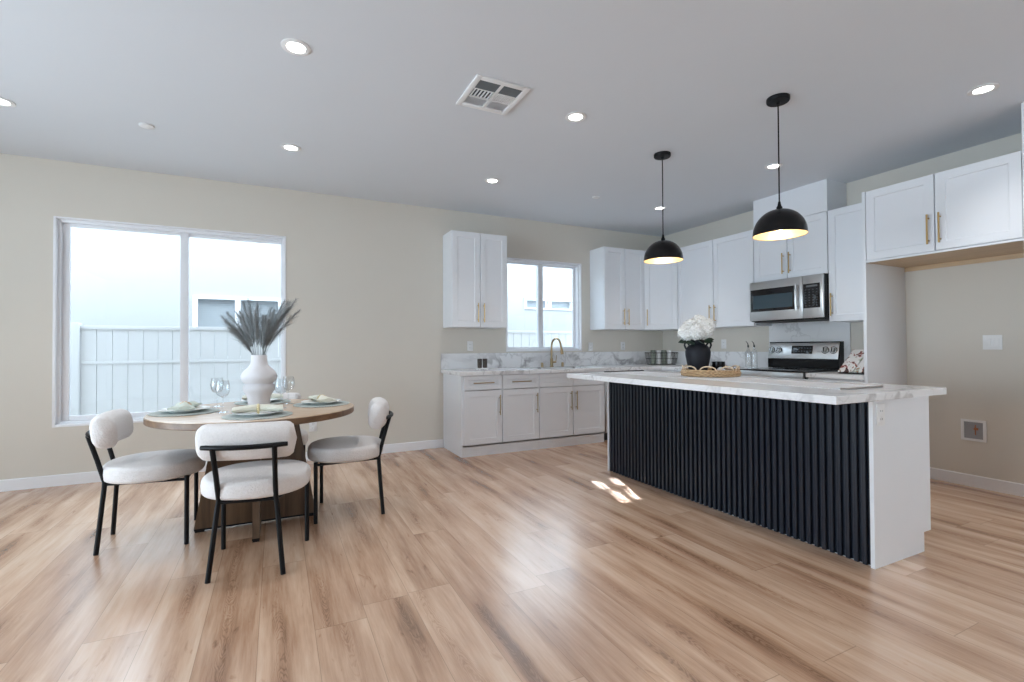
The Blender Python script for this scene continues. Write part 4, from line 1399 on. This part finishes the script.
def plume(tip, base, label, n=330, spread=0.05, seed=0):
    """a feathery pampas head: thin curved stem with many fine filaments"""
    rnd = random.Random(seed)
    b0 = Vector(base)
    t0 = Vector(tip)
    r = thing('pampas_plume', label, 'dried grass', b0, 0, 'grey pampas plumes in the ribbed vase')
    d = t0 - b0
    side = Vector((d.x, d.y, 0))
    if side.length < 1e-3:
        side = Vector((0.01, 0, 0))

    def P(s_):
        # leaves the neck steeply and arches outwards
        return Vector((d.x * s_ ** 1.5, d.y * s_ ** 1.5, d.z * (s_ ** 0.92)))
    MB().tube([P(i / 8) for i in range(9)], [0.0022 - 0.0016 * i / 8 for i in range(9)], 5).build('stem', M['pampas'], r)
    m_ = MB()
    bm = m_.bm
    for i in range(n):
        s_ = 0.30 + 0.70 * (i / n)
        p = P(s_)
        tan = (P(min(1.0, s_ + 0.03)) - P(s_ - 0.03)).normalized()
        a = rnd.random() * 2 * PI
        perp = Vector((math.cos(a), math.sin(a), rnd.uniform(-0.6, 0.6)))
        perp = (perp - tan * perp.dot(tan)).normalized()
        env = math.sin(PI * min(1.0, (s_ - 0.25) / 0.75) ** 0.8) * 0.75 + 0.25
        ln = rnd.uniform(0.04, 0.105) * env
        q1 = p + tan * ln * 0.55 + perp * ln * 0.34
        q2 = p + tan * ln * 1.05 + perp * ln * 0.62 + Vector((0, 0, -0.006))
        w = tan.cross(perp) * rnd.uniform(0.0005, 0.0010)
        v1, v2 = bm.verts.new(p - w), bm.verts.new(p + w)
        v3, v4 = bm.verts.new(q1 + w * 0.8), bm.verts.new(q1 - w * 0.8)
        v5 = bm.verts.new(q2)
        bm.faces.new((v1, v2, v3, v4))
        bm.faces.new((v4, v3, v5))
    o = m_.build('feather', M['pampas'], r, smooth=False)
    return r


nb = Vector((VX, VY, 1.03))
tips = [(-0.265, 0.02, 0.335), (-0.205, -0.03, 0.295), (-0.14, 0.05, 0.43), (-0.10, -0.05, 0.36), (-0.04, 0.05, 0.42), (0.0, -0.05, 0.36),
        (0.06, 0.04, 0.39), (0.12, -0.04, 0.37), (0.17, 0.05, 0.43), (0.22, -0.03, 0.42), (0.245, 0.05, 0.37), (0.13, 0.08, 0.44), (-0.02, 0.09, 0.34),
        (-0.24, 0.05, 0.36), (-0.165, 0.02, 0.36), (-0.17, -0.05, 0.25), (-0.075, 0.0, 0.45), (0.035, 0.02, 0.33), (0.095, -0.06, 0.31), (0.19, 0.0, 0.38), (0.15, -0.02, 0.33), (0.235, 0.02, 0.44)]
for i, (a, b_, h_) in enumerate(tips):
    # spread mostly across the view, within the bunch
    dv = R * a + Vector((F.x, F.y, 0)).normalized() * b_
    lb = ('grey feathery pampas plume arching low towards the dining window' if a < -0.18 else
          'grey feathery pampas plume leaning towards the kitchen' if a > 0.15 else 'grey feathery pampas plume in the middle of the bunch')
    st = Vector((dv.x, dv.y, 0)).normalized() * 0.022
    plume((VX + dv.x, VY + dv.y, 1.03 + h_), (VX + st.x, VY + st.y, 1.035), lb, seed=i)

# ------------------------------------------------------------------ things on the island
rn = thing('table_runner', 'cream woven table runner lying along the island top', 'runner', (-2.06, -2.75, IT + 0.0005), 0.0)
# slightly wavy cloth strip with a rolled near edge
m_ = MB()
bm = m_.bm
nu, nv_ = 12, 60
x0, x1, y0, y1 = -0.205, 0.205, -1.01, 1.03
top, bot = [], []
for j in range(nv_ + 1):
    tr, br = [], []
    for i in range(nu + 1):
        x = x0 + (x1 - x0) * i / nu
        y = y0 + (y1 - y0) * j / nv_
        cx = abs(x) - 0.175
        if j == 0 and cx > 0:
            y += cx * 0.8
        z = 0.0030 + 0.0010 * math.sin(j * 1.3 + i) * (0.5 + 0.5 * math.sin(i * 2.1))
        if j == 0:
            z += 0.004
        tr.append(bm.verts.new((x, y, z)))
        br.append(bm.verts.new((x, y, 0.0)))
    top.append(tr)
    bot.append(br)
for j in range(nv_):
    for i in range(nu):
        bm.faces.new((top[j][i], top[j][i + 1], top[j + 1][i + 1], top[j + 1][i]))
        bm.faces.new((bot[j][i], bot[j + 1][i], bot[j + 1][i + 1], bot[j][i + 1]))
for j in range(nv_):
    for i in (0, nu):
        bm.faces.new((top[j][i], top[j + 1][i], bot[j + 1][i], bot[j][i]))
for i in range(nu):
    for j in (0, nv_):
        bm.faces.new((top[j][i], top[j][i + 1], bot[j][i + 1], bot[j][i]))
m_.build('cloth', M['runner'], rn, angle=60)
MB().tube([(-0.203, y0 + 0.020, 0.0055), (-0.17, y0 - 0.004, 0.0055), (0.0, y0 - 0.004, 0.0055), (0.17, y0 - 0.004, 0.006), (0.203, y0 + 0.020, 0.010)], 0.0045, 6).build('hem', M['fringe'], rn)

TRX, TRY = -1.915, -2.545
ZR = IT + 0.0060
ty = thing('wicker_tray', 'round woven rattan tray with looped rim on the island', 'tray', (TRX, TRY, ZR))
w = MB()
for q in range(3):
    rr = 0.212 + 0.003 * math.sin(q * 2)
    w.tube([(rr * math.cos(a * 2 * PI / 72) + 0.004 * math.cos(a * 2 * PI / 72) * math.sin(a * 2.1 + q * PI), rr * math.sin(a * 2 * PI / 72) + 0.004 * math.sin(a * 2 * PI / 72) * math.sin(a * 2.1 + q * PI), 0.010 + q * 0.0165) for a in range(72)], 0.0105, 8, closed=True)
w.build('woven_wall', M['rattan'], ty)
MB().lathe([(0, 0.0), (0.208, 0.0), (0.208, 0.007), (0, 0.007)], 56).build('base', M['rattan'], ty)
for q in range(9):
    a0 = q * 2 * PI / 9 + 0.30
    lp = []
    for i in range(13):
        s_ = -1 + 2 * i / 12
        a = a0 + s_ * 0.30
        lp.append((0.212 * math.cos(a), 0.212 * math.sin(a), 0.040 + 0.040 * math.sqrt(max(0, 1 - s_ * s_))))
    MB().tube(lp, 0.0052, 8).build('loop', M['rattan_loop'], ty)

BVX, BVY = -1.992, -2.492
zt_ = ZR + 0.0075
bv = thing('black_vase', 'matte black urn vase with two small loop handles on the wicker tray', 'vase', (BVX, BVY, zt_), math.radians(-26))
prof = [(0, 0), (0.062, 0), (0.065, 0.004), (0.072, 0.04), (0.086, 0.10), (0.096, 0.155), (0.098, 0.185), (0.092, 0.212), (0.075, 0.232), (0.056, 0.244), (0.050, 0.252), (0.050, 0.264), (0.056, 0.276), (0.057, 0.281), (0.052, 0.281), (0.044, 0.268), (0.044, 0.25), (0.06, 0.22), (0, 0.2)]
MB().lathe(prof, 48).build('body', M['vase_black'], bv, angle=70)
for s_ in (-1, 1):
    MB().tube([(s_ * 0.070, 0, 0.238), (s_ * 0.083, 0, 0.259), (s_ * 0.103, 0, 0.258), (s_ * 0.108, 0, 0.238), (s_ * 0.098, 0, 0.215), (s_ * 0.090, 0, 0.208)], 0.008, 8).build('handle', M['vase_black'], bv)


def hydrangea(c, r, base, seed):
    rnd = random.Random(seed)
    g = thing('white_hydrangea', 'white hydrangea bloom in the black urn vase', 'flower', base, 0, 'white blooms in the black vase')
    cb = Vector(c) - Vector(base)
    MB().tube([(0, 0, -0.03), cb * 0.5, cb], 0.003, 6).build('stem', M['leaf'], g)
    bl = MB()
    bm = bl.bm
    n = 85
    for i in range(n):
        z = 1 - 2 * (i + 0.5) / n
        rr = math.sqrt(1 - z * z)
        a = i * 2.39996
        nrm = Vector((rr * math.cos(a), rr * math.sin(a), z))
        ctr = cb + nrm * r * rnd.uniform(0.84, 1.08)
        t1 = nrm.orthogonal().normalized()
        t2 = nrm.cross(t1)
        ph = rnd.random() * PI
        for q in range(4):
            an = ph + q * PI / 2
            d1 = t1 * math.cos(an) + t2 * math.sin(an)
            d2 = -t1 * math.sin(an) + t2 * math.cos(an)
            L_ = r * 0.34
            v = [bm.verts.new(ctr), bm.verts.new(ctr + d1 * L_ * 0.6 + d2 * L_ * 0.42 + nrm * L_ * 0.10), bm.verts.new(ctr + d1 * L_ + nrm * L_ * 0.38), bm.verts.new(ctr + d1 * L_ * 0.6 - d2 * L_ * 0.42 + nrm * L_ * 0.12)]
            bm.faces.new(v)
    t = bmesh.new()
    bmesh.ops.create_icosphere(t, subdivisions=2, radius=r * 0.80)
    bl._merge(t, Matrix.Translation(cb))
    bl.build('petals', M['petal'], g, smooth=False)


bc = Vector((BVX, BVY, zt_ + 0.262))
Rr = Vector((R.x, R.y, 0)).normalized()
Ff = Vector((F.x, F.y, 0)).normalized()
for i, (a, b_, h_, r_) in enumerate(((-0.098, -0.02, 0.060, 0.058), (-0.030, -0.05, 0.068, 0.062), (0.040, -0.035, 0.078, 0.060), (0.082, 0.0, 0.115, 0.056), (-0.040, 0.03, 0.105, 0.062), (0.025, 0.045, 0.140, 0.060), (-0.08, 0.06, 0.06, 0.055), (0.07, 0.06, 0.07, 0.055), (0.03, -0.02, 0.125, 0.052))):
    hydrangea(bc + Rr * a + Ff * b_ + UZ * (h_ + 0.018), r_, bc + Rr * a * 0.2 + Ff * b_ * 0.2, i)
for i, (a, b_, dz) in enumerate(((-0.165, -0.03, 0.006), (-0.12, -0.09, -0.010), (0.095, -0.08, 0.004), (0.125, -0.02, 0.020), (0.0, -0.10, -0.006), (-0.15, 0.03, 0.0))):
    l = thing('leaf_sprig', 'dark green leaf below the white blooms of the black vase', 'leaf', bc, 0, 'dark leaves under the white blooms')
    tip = Rr * a + Ff * b_ + UZ * dz
    sd_ = tip.cross(UZ).normalized() * 0.024 + UZ * 0.016
    mm = MB()
    bm = mm.bm
    pts_ = [tip * 0.30, tip * 0.55 + sd_ + UZ * 0.006, tip * 0.80 + sd_ * 0.8 + UZ * 0.006, tip, tip * 0.80 - sd_ * 0.8 + UZ * 0.006, tip * 0.55 - sd_ + UZ * 0.006]
    tv = [bm.verts.new(p + UZ * 0.001) for p in pts_]
    bv_ = [bm.verts.new(p - UZ * 0.001) for p in pts_]
    bm.faces.new(tv)
    bm.faces.new(bv_[::-1])
    for q in range(6):
        bm.faces.new((tv[q], tv[(q + 1) % 6], bv_[(q + 1) % 6], bv_[q]))
    mm.build('blade', M['leaf'], l, smooth=False)
    MB().tube([(0, 0, -0.02), tip * 0.15, tip * 0.32], 0.002, 5).build('stalk', M['leaf'], l)

cu = Vector((TRX, TRY, zt_)) + Rr * 0.075 + Ff * 0.02
cd = thing('black_candle', 'black candle tumbler beside the urn on the wicker tray', 'candle', cu)
MB().lathe([(0, 0), (0.048, 0), (0.050, 0.003), (0.051, 0.104), (0.049, 0.105), (0.046, 0.104), (0.045, 0.075), (0, 0.075)], 32).build('tumbler', M['black_gloss'], cd)
MB().lathe([(0, 0.0752), (0.0445, 0.0752), (0.0445, 0.082), (0, 0.083)], 28).build('wax', M['napkin_cream'], cd)
MB().tube([(0, 0, 0.082), (0.001, 0, 0.094)], 0.0012, 6).build('wick', M['slot'], cd)
cu2 = Vector((TRX, TRY, zt_)) + Rr * 0.055 - Ff * 0.075
sb = thing('decor_ball', 'pale round decorative ball in front of the black candle', 'ornament', cu2)
MB().ball((0, 0, 0.033), 0.032, seg=24).build('ball', M['runner'], sb)
cu3 = Vector((TRX, TRY, zt_)) + Rr * 0.150 + Ff * 0.0
sd2 = thing('small_dish', 'small white dish on the wicker tray beside the black candle', 'dish', cu3)
MB().lathe([(0, 0), (0.022, 0), (0.034, 0.022), (0.036, 0.038), (0.033, 0.038), (0.030, 0.022), (0, 0.006)], 28).build('dish', M['plate'], sd2)

# ------------------------------------------------------------------ things on the back counter
bx, by = -0.275, -0.260
bk = thing('wire_basket', 'dark wire basket of rolled towels in the counter corner', 'basket', (bx, by, CT + 0.0005), math.radians(-20))
bw, bd, bh = 0.200, 0.090, 0.165
wire = MB()
for z, s_ in ((0.004, 0.84), (0.085, 0.95), (bh, 1.0)):
    loop = [(bw * s_, bd * s_), (-bw * s_, bd * s_), (-bw * s_, -bd * s_), (bw * s_, -bd * s_)]
    wire.tube([(x, y, z) for x, y in loop], 0.004 if z > 0.1 else 0.003, 6, closed=True)
wire.build('rim', M['wire'], bk)
wire = MB()
for i in range(9):
    q = -1 + 2 * i / 8
    for s_ in (-1, 1):
        wire.tube([(q * bw * 0.84, s_ * bd * 0.84, 0.004), (q * bw, s_ * bd, bh)], 0.002, 5)
for i in range(1, 4):
    q = -1 + 2 * i / 4
    for s_ in (-1, 1):
        wire.tube([(s_ * bw * 0.84, q * bd * 0.84, 0.004), (s_ * bw, q * bd, bh)], 0.002, 5)
for i in range(5):
    q = -0.8 + 1.6 * i / 4
    wire.tube([(q * bw * 0.84, -bd * 0.84, 0.004), (q * bw * 0.84, bd * 0.84, 0.004)], 0.002, 5)
wire.build('wires', M['wire'], bk)
for i, (ox, mt, lb) in enumerate(((-0.118, 'towel_green', 'rolled green grey towel at the window end of the wire basket'), (-0.042, 'towel_white', 'rolled white towel next to the window end of the wire basket'),
                                  (0.036, 'towel_green', 'rolled green grey towel between the two white ones in the wire basket'), (0.112, 'towel_white', 'rolled white towel at the range end of the wire basket'))):
    ca, sa = math.cos(math.radians(-20)), math.sin(math.radians(-20))
    t = thing('rolled_towel', lb, 'towel', (bx + ox * ca, by + ox * sa, CT + 0.008), math.radians(-20), 'rolled towels in the wire basket')
    MB().lathe([(0, 0.0), (0.030, 0.002), (0.0345, 0.010), (0.0355, 0.17), (0.033, 0.188), (0.022, 0.194), (0.018, 0.188), (0.010, 0.193), (0, 0.188)], 24).build('roll', M[mt], t)
    sp_ = [(0.034 * (1 - a / 40) * math.cos(a * 0.45), 0.034 * (1 - a / 40) * math.sin(a * 0.45), 0.190) for a in range(0, 34)]
    MB().tube(sp_, 0.003, 5).build('folded_edge', M[mt], t)

mx_, my_ = -2.985, -0.330
st = thing('display_stand', 'small white stand holding two dark brown mugs on the counter', 'stand', (mx_, my_, CT + 0.0005), 0.1)
MB().box(-0.065, 0.065, -0.04, 0.04, 0.010, 0.022, 0.003).box(-0.058, -0.040, -0.03, 0.03, 0, 0.0105).box(0.040, 0.058, -0.03, 0.03, 0, 0.0105).build('plinth', M['plastic'], st)
for ox, lb in ((-0.032, 'dark brown mug on the white stand, towards the counter end'), (0.034, 'dark brown mug on the white stand, towards the sink')):
    g = thing('mug', lb, 'mug', (mx_ + ox, my_ + ox * 0.1, CT + 0.023), -0.5, 'dark brown mugs on the white stand')
    MB().lathe([(0, 0), (0.022, 0), (0.025, 0.006), (0.027, 0.100), (0.0265, 0.103), (0.024, 0.101), (0.022, 0.01), (0, 0.008)], 28).build('cup', M['mug'], g)
    MB().tube([(0.0, -0.024, 0.072), (0.0, -0.042, 0.066), (0.0, -0.046, 0.045), (0.0, -0.040, 0.024), (0.0, -0.024, 0.018)], 0.0045, 8).build('handle', M['mug'], g)

for oy, ox, lb in ((-1.588, -0.225, 'clear glass oil bottle by the range, nearer the corner'), (-1.672, -0.235, 'clear glass oil bottle standing right against the range')):
    g = thing('oil_bottle', lb, 'bottle', (ox, oy, CT + 0.0005), 0, 'glass oil bottles beside the range')
    MB().lathe([(0, 0), (0.031, 0), (0.034, 0.004), (0.034, 0.165), (0.030, 0.190), (0.014, 0.215), (0.012, 0.240), (0.014, 0.243), (0.0125, 0.246), (0.010, 0.24), (0.012, 0.21), (0.028, 0.188), (0.031, 0.165), (0.031, 0.008), (0, 0.008)], 28).build('bottle_glass', M['bottle'], g)
    MB().tube([(0, 0, 0.238), (0, 0, 0.262)], 0.009, 12).tube([(0, 0, 0.258), (-0.004, 0.004, 0.285), (-0.018, 0.016, 0.308)], [0.006, 0.0045, 0.003], 8).build('pourer', M['cork'], g)

# cookbook reclining on a stand
bk2 = thing('cookbook', 'open illustrated cookbook reclining on the counter against the alcove panel', 'book', (-0.30, -2.845, CT + 0.0005))
up = Vector((0.30, 0, 0.235)).normalized()
nn = Vector((-0.235, 0, 0.30)).normalized()
o0 = Vector((-0.185, 0.0, 0.012))
MB().obox(o0 + up * 0.15, uy, up, nn, 0.264, 0.33, 0.006, 0.001).build('cover', M['book_cover'], bk2)
for s_ in (-1, 1):
    MB().obox(o0 + up * 0.15 + nn * 0.0105 + uy * s_ * 0.065, uy, up, nn, 0.124, 0.318, 0.014, 0.003).build('page_block', M['pages'], bk2)
MB().obox(o0 + up * 0.13 - nn * 0.008, uy, up, nn, 0.20, 0.22, 0.008, 0.001).tube([o0 + up * 0.22 - nn * 0.012, Vector((0.20, 0, 0.002))], 0.005, 8).obox(Vector((-0.19, 0, 0.006)), uy, (1, 0, 0), UZ, 0.22, 0.05, 0.010, 0.001).build('stand', M['wire'], bk2)
